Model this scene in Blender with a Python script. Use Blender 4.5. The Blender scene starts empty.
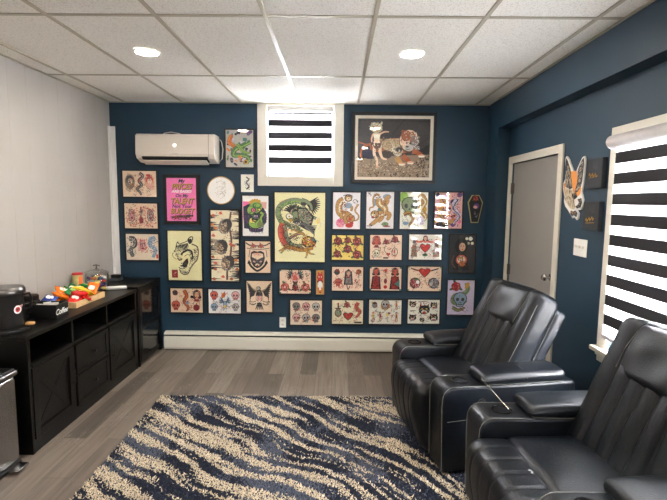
import bpy, bmesh, math, random
import numpy as np
from mathutils import Vector, Matrix
PI = math.pi
SC = bpy.context.scene
COL = SC.collection

# ------------------------------------------------------------------ camera, world, exposure
H, D = 1.6297, 4.893           # camera height, distance of the back wall
XL, XR = -2.418, 1.69          # left and right wall
HC = 2.6527                    # ceiling height
YR = -2.6                      # rear wall
XS = 1.57                      # soffit / column face
cam_d = bpy.data.cameras.new('camera')
cam = bpy.data.objects.new('camera', cam_d); COL.objects.link(cam)
rt = Vector((0.99989, 0.010286, 0.0106)); up = Vector((-0.011614, 0.10412, 0.994497)); fw = Vector((-0.009126, 0.994512, -0.104228))
M = Matrix((rt, up, -fw)).transposed().to_4x4(); M.translation = (0, 0, H)
cam.matrix_world = M
cam_d.sensor_width = 36; cam_d.lens = 455.9*36/667; cam_d.clip_start = 0.02
SC.camera = cam
SC.view_settings.view_transform = 'Standard'; SC.view_settings.look = 'None'
SC.view_settings.gamma = 1; SC.view_settings.exposure = 2.3
SC.view_settings.use_curve_mapping = False
SC.cycles.use_denoising = True
SC.cycles.max_bounces = 8; SC.cycles.diffuse_bounces = 5; SC.cycles.transparent_max_bounces = 16
SC.cycles.sample_clamp_indirect = 6
w = bpy.data.worlds.new('sky'); SC.world = w; w.use_nodes = True
bg = w.node_tree.nodes['Background']; bg.inputs[0].default_value = (0.95, 0.96, 1.0, 1); bg.inputs[1].default_value = 25.0
LAMP = 80.0                    # emission of the recessed ceiling lamps

# ------------------------------------------------------------------ materials
def lin(h):
    if isinstance(h, str):
        c = [int(h[i:i+2], 16)/255 for i in (0, 2, 4)]
    else: c = [v/255 for v in h]
    return tuple(v/12.92 if v <= .04045 else ((v+.055)/1.055)**2.4 for v in c) + (1,)
MATS = {}
def mat(name, col, rough=.5, metal=0, noise=0.06, nscale=40, bump=0, bscale=200, spec=.5, coat=0, stretch=None, emit=0, coord='Object'):
    if name in MATS: return MATS[name]
    m = bpy.data.materials.new(name); m.use_nodes = True; nt = m.node_tree; N = nt.nodes; L = nt.links
    b = N['Principled BSDF']; c = lin(col)
    b.inputs['Roughness'].default_value = rough; b.inputs['Metallic'].default_value = metal
    b.inputs['Specular IOR Level'].default_value = spec; b.inputs['Coat Weight'].default_value = coat
    tc = N.new('ShaderNodeTexCoord'); mp = N.new('ShaderNodeMapping'); L.new(tc.outputs[coord], mp.inputs[0])
    if stretch: mp.inputs['Scale'].default_value = stretch
    nz = N.new('ShaderNodeTexNoise'); nz.inputs['Scale'].default_value = nscale; nz.inputs['Detail'].default_value = 3
    L.new(mp.outputs[0], nz.inputs[0])
    mx = N.new('ShaderNodeMix'); mx.data_type = 'RGBA'
    mx.inputs[6].default_value = tuple(v*(1-noise*2) for v in c[:3])+(1,)
    mx.inputs[7].default_value = tuple(min(1, v*(1+noise*2)) for v in c[:3])+(1,)
    L.new(nz.outputs[0], mx.inputs[0]); L.new(mx.outputs[2], b.inputs['Base Color'])
    if bump:
        n2 = N.new('ShaderNodeTexNoise'); n2.inputs['Scale'].default_value = bscale; n2.inputs['Detail'].default_value = 4
        L.new(mp.outputs[0], n2.inputs[0])
        bp = N.new('ShaderNodeBump'); bp.inputs['Strength'].default_value = bump; bp.inputs['Distance'].default_value = .004
        L.new(n2.outputs[0], bp.inputs['Height']); L.new(bp.outputs[0], b.inputs['Normal'])
    if emit:
        b.inputs['Emission Color'].default_value = c; b.inputs['Emission Strength'].default_value = emit
    MATS[name] = m; return m

teal = mat('teal wall paint', (18, 51, 71), .55, noise=.03, nscale=6, bump=.12, bscale=120)
white_wall = mat('white wall panelling', (182, 178, 172), .55, noise=.02, nscale=3)
trimw = mat('cream trim paint', (214, 209, 196), .4, noise=.02, nscale=8)
heaterw = mat('heater enamel', (222, 220, 208), .35, noise=.02, nscale=8)
doorp = mat('door paint', (140, 137, 133), .45, noise=.02, nscale=5)
beige_bar = mat('ceiling bar paint', (178, 170, 150), .3, noise=.02)
whitep = mat('white plastic', (232, 230, 226), .3, noise=.02)
acw = mat('air conditioner plastic', (216, 207, 196), .35, noise=.015)
darkslot = mat('dark slot', (20, 20, 22), .6)
steel = mat('brushed steel', (150, 148, 146), .25, metal=1, noise=.05, nscale=60, stretch=(1, 1, .02))
chrome = mat('chrome', (190, 190, 190), .15, metal=1, noise=.02)
blackwood = mat('black stained wood', (6, 6, 6), .36, spec=.3, noise=.25, nscale=14, stretch=(6, .6, 6), bump=.15, bscale=60)
blackgloss = mat('black gloss panel', (18, 19, 21), .12, noise=.1)
blackplastic = mat('black plastic', (20, 20, 21), .35, noise=.1)
blackmatte = mat('black matte frame', (17, 17, 18), .45, noise=.1)
leather = mat('black leather', (12, 17, 24), .36, noise=.14, nscale=9, bump=.35, bscale=160, spec=.36)
leather2 = mat('black leather head pillow', (11, 15, 20), .34, noise=.14, nscale=9, bump=.3, bscale=160, spec=.36)
thread = mat('pale stitching thread', (128, 128, 124), .8)
darkblind = mat('dark blind fabric', (36, 36, 42), .8, noise=.1, nscale=300)
tray_w = mat('pale wood', (208, 172, 124), .5, noise=.12, nscale=20, stretch=(10, 1, 10))

def glass_mat(name, tint=(1, 1, 1, 1), rough=.02, ior=1.5, gain=1.0):
    m = bpy.data.materials.new(name); m.use_nodes = True; N = m.node_tree.nodes; L = m.node_tree.links
    N.clear(); o = N.new('ShaderNodeOutputMaterial'); t = N.new('ShaderNodeBsdfTransparent'); g = N.new('ShaderNodeBsdfGlossy')
    t.inputs[0].default_value = tint; g.inputs['Roughness'].default_value = rough
    f = N.new('ShaderNodeFresnel')
    ge = N.new('ShaderNodeNewGeometry'); mr = N.new('ShaderNodeMapRange'); mr.inputs[3].default_value = ior; mr.inputs[4].default_value = 1/ior   # the same thin sheet from either side
    L.new(ge.outputs['Backfacing'], mr.inputs[0]); L.new(mr.outputs[0], f.inputs[0])
    mu = N.new('ShaderNodeMath'); mu.operation = 'MULTIPLY'; mu.inputs[1].default_value = gain; mu.use_clamp = True
    mx = N.new('ShaderNodeMixShader'); L.new(f.outputs[0], mu.inputs[0]); L.new(mu.outputs[0], mx.inputs[0])
    L.new(t.outputs[0], mx.inputs[1]); L.new(g.outputs[0], mx.inputs[2]); L.new(mx.outputs[0], o.inputs[0])
    return m
glass = glass_mat('picture glass', gain=1.9)
jarglass = glass_mat('jar glass', (.93, .95, .95, 1), .03, 1.5, 1.6)
pane = glass_mat('window glass')

def sheer_mat():
    m = bpy.data.materials.new('sheer blind fabric'); m.use_nodes = True; N = m.node_tree.nodes; L = m.node_tree.links
    N.clear(); o = N.new('ShaderNodeOutputMaterial'); t = N.new('ShaderNodeBsdfTransparent'); a = N.new('ShaderNodeBsdfTranslucent'); d = N.new('ShaderNodeBsdfDiffuse')
    nz = N.new('ShaderNodeTexNoise'); nz.inputs['Scale'].default_value = 400
    cr = N.new('ShaderNodeMapRange'); cr.inputs[3].default_value = .8; cr.inputs[4].default_value = .95; L.new(nz.outputs[0], cr.inputs[0])
    L.new(cr.outputs[0], a.inputs[0]); d.inputs[0].default_value = (.85, .85, .86, 1)
    m1 = N.new('ShaderNodeMixShader'); m1.inputs[0].default_value = .08; L.new(a.outputs[0], m1.inputs[1]); L.new(d.outputs[0], m1.inputs[2])
    m2 = N.new('ShaderNodeMixShader'); m2.inputs[0].default_value = .12; L.new(m1.outputs[0], m2.inputs[1]); L.new(t.outputs[0], m2.inputs[2])
    L.new(m2.outputs[0], o.inputs[0]); return m
sheer = sheer_mat()

def ceiling_mat():
    m = bpy.data.materials.new('fissured ceiling tile'); m.use_nodes = True; N = m.node_tree.nodes; L = m.node_tree.links
    b = N['Principled BSDF']; b.inputs['Roughness'].default_value = .85
    tc = N.new('ShaderNodeTexCoord'); nz = N.new('ShaderNodeTexNoise'); nz.inputs['Scale'].default_value = 120; nz.inputs['Detail'].default_value = 4
    L.new(tc.outputs['Object'], nz.inputs[0])
    r = N.new('ShaderNodeValToRGB'); r.color_ramp.elements[0].position = .36; r.color_ramp.elements[1].position = .47
    r.color_ramp.elements[0].color = lin((214, 209, 199)); r.color_ramp.elements[1].color = lin((240, 237, 230))
    L.new(nz.outputs[0], r.inputs[0]); L.new(r.outputs[0], b.inputs['Base Color'])
    bp = N.new('ShaderNodeBump'); bp.inputs['Strength'].default_value = .35; bp.inputs['Distance'].default_value = .003
    L.new(nz.outputs[0], bp.inputs['Height']); L.new(bp.outputs[0], b.inputs['Normal']); return m
def floor_mat():
    m = bpy.data.materials.new('grey brown plank floor'); m.use_nodes = True; N = m.node_tree.nodes; L = m.node_tree.links
    b = N['Principled BSDF']
    tc = N.new('ShaderNodeTexCoord'); mp = N.new('ShaderNodeMapping'); mp.inputs['Rotation'].default_value = (0, 0, PI/2); mp.inputs['Location'].default_value = (.07, .04, 0)
    L.new(tc.outputs['Object'], mp.inputs[0])
    br = N.new('ShaderNodeTexBrick'); br.inputs['Scale'].default_value = 1; br.inputs['Brick Width'].default_value = 1.22; br.inputs['Row Height'].default_value = .152
    br.inputs['Mortar Size'].default_value = .0012; br.offset = .37; br.inputs['Color1'].default_value = lin((94, 85, 78)); br.inputs['Color2'].default_value = lin((143, 133, 122))
    br.inputs['Mortar'].default_value = lin((70, 62, 56)); br.inputs['Bias'].default_value = -.1
    L.new(mp.outputs[0], br.inputs[0])
    m2 = N.new('ShaderNodeMapping'); m2.inputs['Scale'].default_value = (22, 1.3, 1); L.new(tc.outputs['Object'], m2.inputs[0])
    n1 = N.new('ShaderNodeTexNoise'); n1.inputs['Scale'].default_value = 1.6; n1.inputs['Detail'].default_value = 8; n1.inputs['Distortion'].default_value = .6; L.new(m2.outputs[0], n1.inputs[0])
    mr = N.new('ShaderNodeMapRange'); mr.inputs[1].default_value = .3; mr.inputs[2].default_value = .7; mr.inputs[3].default_value = .72; mr.inputs[4].default_value = 1.18; L.new(n1.outputs[0], mr.inputs[0])
    mx = N.new('ShaderNodeMix'); mx.data_type = 'RGBA'; mx.blend_type = 'MULTIPLY'; mx.inputs[0].default_value = 1
    L.new(br.outputs[0], mx.inputs[6]); L.new(mr.outputs[0], mx.inputs[7])
    m3 = N.new('ShaderNodeMapping'); m3.inputs['Scale'].default_value = (9, 1.6, 1); L.new(tc.outputs['Object'], m3.inputs[0])
    n2 = N.new('ShaderNodeTexNoise'); n2.inputs['Scale'].default_value = 3; n2.inputs['Detail'].default_value = 6; n2.inputs['Distortion'].default_value = 2.2; L.new(m3.outputs[0], n2.inputs[0])
    cr = N.new('ShaderNodeValToRGB'); e = cr.color_ramp.elements; e[0].position = .485; e[0].color = (0, 0, 0, 1); e[1].position = .5; e[1].color = (.55, .55, .55, 1)
    x = cr.color_ramp.elements.new(.515); x.color = (0, 0, 0, 1); L.new(n2.outputs[0], cr.inputs[0])
    n3 = N.new('ShaderNodeTexNoise'); n3.inputs['Scale'].default_value = 3.2; L.new(tc.outputs['Object'], n3.inputs[0])
    c3 = N.new('ShaderNodeMapRange'); c3.inputs[1].default_value = .52; c3.inputs[2].default_value = .62; L.new(n3.outputs[0], c3.inputs[0])
    mm = N.new('ShaderNodeMath'); mm.operation = 'MULTIPLY'; L.new(cr.outputs[0], mm.inputs[0]); L.new(c3.outputs[0], mm.inputs[1])
    my = N.new('ShaderNodeMix'); my.data_type = 'RGBA'; my.inputs[7].default_value = lin((190, 182, 170)); L.new(mm.outputs[0], my.inputs[0]); L.new(mx.outputs[2], my.inputs[6])
    L.new(my.outputs[2], b.inputs['Base Color']); b.inputs['Roughness'].default_value = .42
    bp = N.new('ShaderNodeBump'); bp.inputs['Strength'].default_value = .15; bp.inputs['Distance'].default_value = .002; L.new(n1.outputs[0], bp.inputs['Height']); L.new(bp.outputs[0], b.inputs['Normal'])
    return m

# ------------------------------------------------------------------ mesh helpers
def obj_from(name, verts, faces, m, parent=None, smooth=False, mids=None):
    me = bpy.data.meshes.new(name); me.from_pydata([tuple(v) for v in verts], [], faces)
    for x in (m if isinstance(m, (list, tuple)) else [m]): me.materials.append(x)
    if mids: me.polygons.foreach_set('material_index', mids)
    if smooth: me.polygons.foreach_set('use_smooth', [True]*len(me.polygons))
    me.update()
    o = bpy.data.objects.new(name, me); COL.objects.link(o)
    if parent: o.parent = parent
    return o
class MB:
    """collects shapes that become ONE mesh object"""
    def __init__(s): s.v = []; s.f = []; s.mi = []; s.sm = False
    def add(s, v, f, mi=0):
        n = len(s.v); s.v += [tuple(p) for p in v]; s.f += [tuple(i+n for i in q) for q in f]; s.mi += [mi]*len(f); return s
    def box(s, x0, x1, y0, y1, z0, z1, mi=0, M=None):
        v = [Vector((x, y, z)) for z in (z0, z1) for y in (y0, y1) for x in (x0, x1)]
        if M: v = [M @ p for p in v]
        return s.add(v, [(0, 2, 3, 1), (4, 5, 7, 6), (0, 1, 5, 4), (2, 6, 7, 3), (0, 4, 6, 2), (1, 3, 7, 5)], mi)
    def tube(s, pts, r, n=8, mi=0):
        pts = [Vector(p) for p in pts]; v = []; f = []
        for i, p in enumerate(pts):
            t = (pts[min(i+1, len(pts)-1)]-pts[max(i-1, 0)]).normalized()
            a = t.cross(Vector((0, 0, 1)) if abs(t.z) < .9 else Vector((1, 0, 0))).normalized(); b = t.cross(a)
            for k in range(n): v.append(p+a*r*math.cos(2*PI*k/n)+b*r*math.sin(2*PI*k/n))
        for i in range(len(pts)-1):
            for k in range(n): f.append((i*n+k, i*n+(k+1) % n, (i+1)*n+(k+1) % n, (i+1)*n+k))
        f.append(tuple(range(n-1, -1, -1))); f.append(tuple((len(pts)-1)*n+k for k in range(n)))
        return s.add(v, f, mi)
    def lathe(s, prof, n=32, c=(0, 0, 0), mi=0, axis='z', close=True):
        v = []; f = []
        for (r, h) in prof:
            for k in range(n):
                a = 2*PI*k/n; q = (r*math.cos(a), r*math.sin(a), h)
                if axis == 'x': q = (h, r*math.cos(a), r*math.sin(a))
                if axis == 'y': q = (r*math.cos(a), h, r*math.sin(a))
                v.append((q[0]+c[0], q[1]+c[1], q[2]+c[2]))
        for i in range(len(prof)-1):
            for k in range(n): f.append((i*n+k, i*n+(k+1) % n, (i+1)*n+(k+1) % n, (i+1)*n+k))
        if close: f.append(tuple(range(n-1, -1, -1))); f.append(tuple((len(prof)-1)*n+k for k in range(n)))
        return s.add(v, f, mi)
    def prism(s, poly, a0, a1, axis='y', mi=0):
        n = len(poly); mk = {'y': lambda p, a: (p[0], a, p[1]), 'x': lambda p, a: (a, p[0], p[1]), 'z': lambda p, a: (p[0], p[1], a)}[axis]
        v = [mk(p, a0) for p in poly]+[mk(p, a1) for p in poly]
        f = [(i, (i+1) % n, n+(i+1) % n, n+i) for i in range(n)]+[tuple(range(n-1, -1, -1)), tuple(range(n, 2*n))]
        return s.add(v, f, mi)
    def build(s, name, m, parent=None, smooth=False, bevel=0, seg=2, fix=True):
        o = obj_from(name, s.v, s.f, m, parent, smooth, s.mi)
        if fix:
            b = bmesh.new(); b.from_mesh(o.data); bmesh.ops.recalc_face_normals(b, faces=b.faces[:]); b.to_mesh(o.data); b.free()
        if bevel:
            md = o.modifiers.new('bevel', 'BEVEL'); md.width = bevel; md.segments = seg; md.limit_method = 'ANGLE'; md.angle_limit = .6
        if smooth:
            try: o.data.set_sharp_from_angle(angle=.75)
            except Exception: pass
        return o
def rbox(dims, r, n=(6, 6, 6), k=4, disp=None, M=None):
    """rounded box with optional displacement function; returns MB-ready verts and faces"""
    h = [d/2 for d in dims]; r = min(r, min(h)*.999)
    def samp(i):
        e = [(h[i]-r)+r*math.tan(PI/4*j/k) for j in range(k+1)]
        mid = [-(h[i]-r)+2*(h[i]-r)*j/n[i] for j in range(1, n[i])]
        return [-x for x in e[::-1]]+mid+e
    S = [samp(i) for i in range(3)]; V = []; F = []; idx = {}
    def vid(p):
        key = tuple(round(c, 6) for c in p)
        if key not in idx:
            inn = Vector([max(-(h[i]-r), min(h[i]-r, p[i])) for i in range(3)]); d = Vector(p)-inn
            if d.length > 1e-9: d = d.normalized()
            q = inn+d*r
            if disp: q = disp(q, d)
            if M: q = M @ q
            idx[key] = len(V); V.append(q)
        return idx[key]
    for ax in range(3):
        a, b = [(1, 2), (2, 0), (0, 1)][ax]
        for sg in (-1, 1):
            for i in range(len(S[a])-1):
                for j in range(len(S[b])-1):
                    q = []
                    for (di, dj) in ((0, 0), (1, 0), (1, 1), (0, 1)):
                        p = [0, 0, 0]; p[ax] = sg*h[ax]; p[a] = S[a][i+di]; p[b] = S[b][j+dj]; q.append(vid(p))
                    F.append(tuple(q if sg > 0 else q[::-1]))
    return V, F
def rb(name, dims, r, m, parent=None, n=(6, 6, 6), k=4, disp=None, M=None):
    V, F = rbox(dims, r, n, k, disp, M)
    return obj_from(name, V, F, m, parent, True)
def T(x, y, z): return Matrix.Translation((x, y, z))
def thing(name, label, cat, loc=(0, 0, 0), rz=0, group=None):
    o = bpy.data.objects.new(name, None); COL.objects.link(o); o.location = loc; o.rotation_euler = (0, 0, rz)
    o.empty_display_size = .1; tag(o, label, cat, group); return o
def tag(o, label, cat=None, group=None):
    o['label'] = label
    if cat: o['category'] = cat
    if group: o['group'] = group
    return o
def struct(o): o['kind'] = 'structure'; return o

# ------------------------------------------------------------------ room shell
WT = .16
struct(MB().box(XL-WT, XR+WT, YR-WT, D+WT, -.1, 0).build('floor', floor_mat()))
struct(MB().box(XL-WT, XR+WT, YR-WT, D+WT, HC, HC+.1).build('ceiling', ceiling_mat()))
# back wall with its window opening
bx0, bx1, bz0, bz1 = -.757, -.052, 1.896, 2.628
struct(MB().box(XL-WT, bx0, D, D+WT, 0, HC).box(bx1, XR+WT, D, D+WT, 0, HC).box(bx0, bx1, D, D+WT, 0, bz0).box(bx0, bx1, D, D+WT, bz1, HC).build('wall_back', teal))
# left wall: vertical board panelling, a shallow V groove every 20 cm
prof = []; y = YR
while y < D:
    prof += [(XL, y+.0015), (XL, min(y+.1985, D)), (XL-.002, min(y+.2, D))]; y += .2
poly = [(XL-WT, YR)]+prof+[(XL-WT, D)]
struct(MB().prism(poly, 0, HC, 'z').build('wall_left', white_wall))
struct(MB().box(XL-WT, XR+WT, YR-WT, YR, 0, HC).build('wall_rear', white_wall))  # unseen rear wall, made white to bounce light onto the back wall
# right wall: door niche and two windows
dy0, dy1, dz = 3.555, 4.50, 2.02
wins = [(1.90, 2.778), (-.42, .46)]; wz0, wz1 = .735, 2.03
b = MB(); ys = [(YR-WT, wins[1][0]), (wins[1][1], wins[0][0]), (wins[0][1], dy0), (dy1, D+WT)]
for a, c in ys: b.box(XR, XR+WT, a, c, 0, HC)
for a, c in wins: b.box(XR, XR+WT, a, c, 0, wz0).box(XR, XR+WT, a, c, wz1, HC)
b.box(XR, XR+WT, dy0, dy1, dz, HC).box(XR+.09, XR+WT, dy0, dy1, 0, dz)
struct(b.build('wall_right', teal))
struct(MB().box(XS, XR, YR, 4.60, 2.376, HC).build('wall_soffit', teal))
struct(MB().box(XS, XR, 4.60, D, 0, HC).build('wall_column', teal))
# suspended ceiling grid
b = MB(); g0, T24, c1 = -2.2448, .6096, 3.8578
for k in range(7): b.box(g0+k*T24-.012, g0+k*T24+.012, YR, D, HC-.006, HC+.001)
for k in range(-0, 6): b.box(XL, XS, c1-k*1.2192-.012, c1-k*1.2192+.012, HC-.0055, HC+.001)
b.box(XL, XS, D-.02, D, HC-.007, HC+.001).box(XL, XL+.02, YR, D, HC-.007, HC+.001).box(XS-.02, XS, YR, 4.6, HC-.007, HC+.001)
struct(b.build('trim_1', beige_bar))
struct(MB().box(XL, XL+.012, 4.842, D-.001, .79, 2.40).box(XL, XL+.058, 4.878, D-.001, .79, 2.40).build('trim_2', whitep, bevel=.002))
# rear baseboard
struct(MB().box(XL, XR, YR, YR+.015, 0, .12).build('baseboard_rear', trimw, bevel=.004))
struct(MB().box(XR-.015, XR, YR, 3.48, 0, .12).build('baseboard_right', trimw, bevel=.004))
struct(MB().box(XL, XL+.015, YR, 2.2, 0, .12).build('baseboard_left', trimw, bevel=.004))

# window 1 (back wall): casing, sash, glass
def window(name, wall, a0, a1, z0, z1, cw, cw_top=None, sill=False):
    """wall 'back': a is x on plane y=D; wall 'right': a is y on plane x=XR"""
    r = bpy.data.objects.new(name, None); COL.objects.link(r); struct(r)
    r.location = ((a0+a1)/2, D, z0) if wall == 'back' else (XR, (a0+a1)/2, z0)
    ox, oy, oz = r.location
    def bx(b, u0, u1, d0, d1, za, zb):   # d: distance INTO the room (negative: into the wall)
        if wall == 'back': b.box(u0-ox, u1-ox, -d1, -d0, za-oz, zb-oz)
        else: b.box(-d1, -d0, u0-oy, u1-oy, za-oz, zb-oz)
    t = cw if cw_top is None else cw_top
    b = MB(); lo = z0-cw if not sill else z0
    bx(b, a0-cw, a0, 0.0005, .018, lo, z1+t); bx(b, a1, a1+cw, 0.0005, .018, lo, z1+t)
    bx(b, a0, a1, 0.0005, .018, z1, z1+t)
    if not sill: bx(b, a0, a1, 0.0005, .018, z0-cw, z0)
    b.build('window_casing', trimw, r, bevel=.003)
    if sill:
        b = MB(); bx(b, a0-cw-.012, a1+cw+.012, .0005, .06, z0-.028, z0); bx(b, a0, a1, -.10, .0, z0-.02, z0+.002); b.build('window_sill', trimw, r, bevel=.006)
        b = MB(); bx(b, a0-cw+.01, a1+cw-.01, .0005, .02, z0-.095, z0-.028); bx(b, a0-cw+.01, a1+cw-.01, .0005, .032, z0-.055, z0-.028); b.build('window_apron', trimw, r, bevel=.004)
    b = MB(); s = .04
    for (u0, u1, za, zb) in ((a0, a0+s, z0, z1), (a1-s, a1, z0, z1), (a0+s, a1-s, z0, z0+s), (a0+s, a1-s, z1-s, z1), (a0+s, a1-s, (z0+z1)/2-.02, (z0+z1)/2+.02)):
        bx(b, u0, u1, -.135, -.10, za, zb)
    b.build('window_sash', whitep, r, bevel=.002)
    b = MB(); bx(b, a0+s, a1-s, -.122, -.118, z0+s, z1-s); b.build('window_glass', pane, r)
    # sky portal outside, only guides light sampling
    L = bpy.data.lights.new('window_portal', 'AREA'); L.shape = 'RECTANGLE'; L.cycles.is_portal = True
    L.size = (a1-a0); L.size_y = (z1-z0); lo_ = bpy.data.objects.new('window_portal', L); COL.objects.link(lo_)
    if wall == 'back': lo_.location = ((a0+a1)/2, D+WT+.01, (z0+z1)/2); lo_.rotation_euler = (-PI/2, 0, 0)
    else: lo_.location = (XR+WT+.01, (a0+a1)/2, (z0+z1)/2); lo_.rotation_euler = (PI/2, 0, PI/2)
    return r
window('window_1', 'back', bx0, bx1, bz0, bz1, .10, .018)
window('window_2', 'right', *wins[0], wz0, wz1, .095, .07, True)
window('window_3', 'right', *wins[1], wz0, wz1, .095, .07, True)

# door 1: slab set in the niche, casing, hinges, knob
dr = bpy.data.objects.new('door_1', None); COL.objects.link(dr); struct(dr); dr.location = (XR, (dy0+dy1)/2, 0)
oy = dr.location.y
MB().box(.012, .052, dy0-oy+.004, dy1-oy-.004, .008, dz-.004).build('door_panel', doorp, dr, bevel=.003)
MB().box(-.016, -.0005, dy0-.07-oy, dy0-oy, 0, dz+.065).box(-.016, -.0005, dy1-oy, dy1+.07-oy, 0, dz+.065).box(-.016, -.0005, dy0-oy, dy1-oy, dz, dz+.065).box(0, .085, dy0-oy-.001, dy0-oy+.004, 0, dz).build('door_casing', trimw, dr, bevel=.003)
for z in (.25, .99, 1.78):
    MB().box(-.004, .014, dy1-oy-.035, dy1-oy-.004, z-.05, z+.05).lathe([(.007, z-.052), (.007, z+.052)], 10, (-.004, dy1-oy-.006, 0)).build('door_hinge', steel, dr)
MB().lathe([(.030, 0), (.030, -.006), (.012, -.012), (.010, -.035), (.026, -.042), (.030, -.055), (.022, -.068), (.001, -.070)], 20, (.010, 3.605-oy, 1.052), axis='x').build('door_knob', chrome, dr, smooth=True)

# ------------------------------------------------------------------ baseboard heater
h = thing('baseboard_heater', 'long white baseboard heater along the foot of the teal back wall', 'heater', (-.17, D, 0))
x0, x1 = -1.885+.17, 1.555+.17
MB().prism([(-.001, .012), (-.058, .012), (-.066, .03), (-.066, .135), (-.060, .15), (-.001, .17)], x0, x1, 'x').build('front_panel', heaterw, h)
MB().box(x0+.005, x1-.005, -.045, -.001, .15, .178).build('air_slot', darkslot, h)
MB().prism([(-.001, .178), (-.055, .172), (-.064, .178), (-.050, .196), (-.001, .205)], x0, x1, 'x').build('top_cover', heaterw, h)
MB().box(x0+.005, x1-.005, -.04, -.001, 0.001, .012).build('bottom_gap', darkslot, h)

# ------------------------------------------------------------------ ceiling lamps
lampm = bpy.data.materials.new('lamp diffuser'); lampm.use_nodes = True
n_ = lampm.node_tree.nodes['Principled BSDF']; n_.inputs['Base Color'].default_value = (.9, .9, .88, 1)
n_.inputs['Emission Color'].default_value = (1.0, .88, .74, 1); n_.inputs['Emission Strength'].default_value = LAMP
lamp_lab = ['recessed round ceiling lamp on the left, above the air conditioner side', 'recessed round ceiling lamp on the right, above the big cat picture side',
            'recessed round ceiling lamp behind the viewer, left', 'recessed round ceiling lamp behind the viewer, right', 'rearmost recessed round ceiling lamp, left', 'rearmost recessed round ceiling lamp, right']
k = 0
for ly in (3.27, 1.03, -1.2):
    for lx in (-1.337, .497):
        t = thing('ceiling_lamp', lamp_lab[k], 'lamp', (lx, ly, HC), 0, 'recessed ceiling lamps'); k += 1
        MB().lathe([(.070, -.0005), (.070, -.006), (.082, -.009), (.088, -.0005)], 40, close=False).build('lamp_trim', whitep, t, smooth=True)
        MB().lathe([(.071, -.002), (.071, -.0065), (.055, -.0085), (.001, -.009)], 40).build('lamp_diffuser', lampm, t, smooth=True)

# ------------------------------------------------------------------ zebra blinds
def blind(wall, a0, a1, ztop, tops, hh, zend, rail, label, d=.04, casr=.035, cass_z=None):
    base = ((a0+a1)/2, D, ztop) if wall == 'back' else (XR, (a0+a1)/2, ztop)
    t = thing('roller_blind', label, 'blind', base); W = (a1-a0)/2
    def P(u, dd, z): return (u, -dd, z-ztop) if wall == 'back' else (-dd, u, z-ztop)
    def bx(b, u0, u1, d0, d1, z0, z1):
        p, q = P(u0, d1, z0), P(u1, d0, z1)
        return b.box(min(p[0], q[0]), max(p[0], q[0]), min(p[1], q[1]), max(p[1], q[1]), p[2], q[2])
    ax = 'x' if wall == 'back' else 'y'
    cz = cass_z
    if wall == 'back':
        poly = [(-d-.03, cz[0]-ztop), (-d-.04, cz[0]-ztop+.015), (-d-.04, cz[1]-ztop-.012), (-d-.02, cz[1]-ztop), (-.018, cz[1]-ztop), (-.018, cz[0]-ztop)]
        MB().prism(poly, -W-.012, W+.012, 'x').build('cassette', whitep, t, bevel=.003)
    else:
        n = 14; r = (cz[1]-cz[0])/2; m_ = (cz[0]+cz[1])/2-ztop
        poly = [(-d-.005-r*math.cos(a), m_+r*math.sin(a)) for a in [-PI/2+PI*i/n for i in range(n+1)]]+[(-.019, r+m_), (-.019, -r+m_)]
        MB().prism(poly, -W-.035, W+.035, 'y').build('cassette', mat('blind cassette', (196, 192, 194), .35), t, smooth=True)
    hs = [.020 if (wall == 'back' and k == 0) else hh for k in range(len(tops))]
    for z, h_ in zip(tops, hs): bx(MB(), -W, W, d-.001, d+.001, z-h_, z).build('dark_band', darkblind, t)
    zs = [cz[0]]
    for z, h_ in zip(tops, hs): zs += [z, z-h_]
    zs.append(zend)
    for i in range(0, len(zs), 2):
        if zs[i]-zs[i+1] > .004: bx(MB(), -W, W, d-.0006, d+.0006, zs[i+1], zs[i]).build('sheer_band', sheer, t)
    bx(MB(), -W, W, d-.009, d+.009, rail[0], rail[1]).build('bottom_rail', mat('blind rail', (186, 182, 188), .35), t, bevel=.003)
    pts = [P(-W-.016, d, cz[0]+.02), P(-W-.018, d+.004, cz[0]-.1), P(-W-.012, d+.006, ztop-(ztop-zend)*.55), P(-W-.02, d+.004, cz[0]-.1)]
    if wall == 'back':
        MB().tube([P(W+.022, d, cz[0]+.02), P(W+.03, d+.004, cz[0]-.06), P(W+.028, d+.004, cz[0]-.13), P(W+.02, d, cz[0]-.15)], .0022, 6).build('pull_cord', whitep, t, smooth=True)
        MB().tube([P(-W-.022, d, cz[0]+.02), P(-W-.03, d+.004, cz[0]-.06), P(-W-.028, d+.004, cz[0]-.13), P(-W-.02, d, cz[0]-.15)], .0022, 6).build('pull_cord', whitep, t, smooth=True)
    return t
blind('back', -.735, -.075, 2.628, [2.555]+[2.481-k*.1275 for k in range(4)], .069, 1.952, (1.945, 1.963), 'striped zebra roller blind in the small high window of the teal back wall', d=.03, cass_z=(2.562, 2.625))
T1 = [1.942-k*.1218 for k in range(9)]+[.846]
def rblind(w0, w1, lab):
    t = blind('right', w0+.01, w1-.01, 2.03, T1[:-1], .068, .835, (.815, .838), lab, d=.045, cass_z=(1.965, 2.045))
    return t
rblind(1.90, 2.778, 'striped zebra roller blind in the tall window of the right wall beside the dark canvases')
rblind(-.42, .46, 'striped zebra roller blind in the window level with the viewer, outside the picture')

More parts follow.
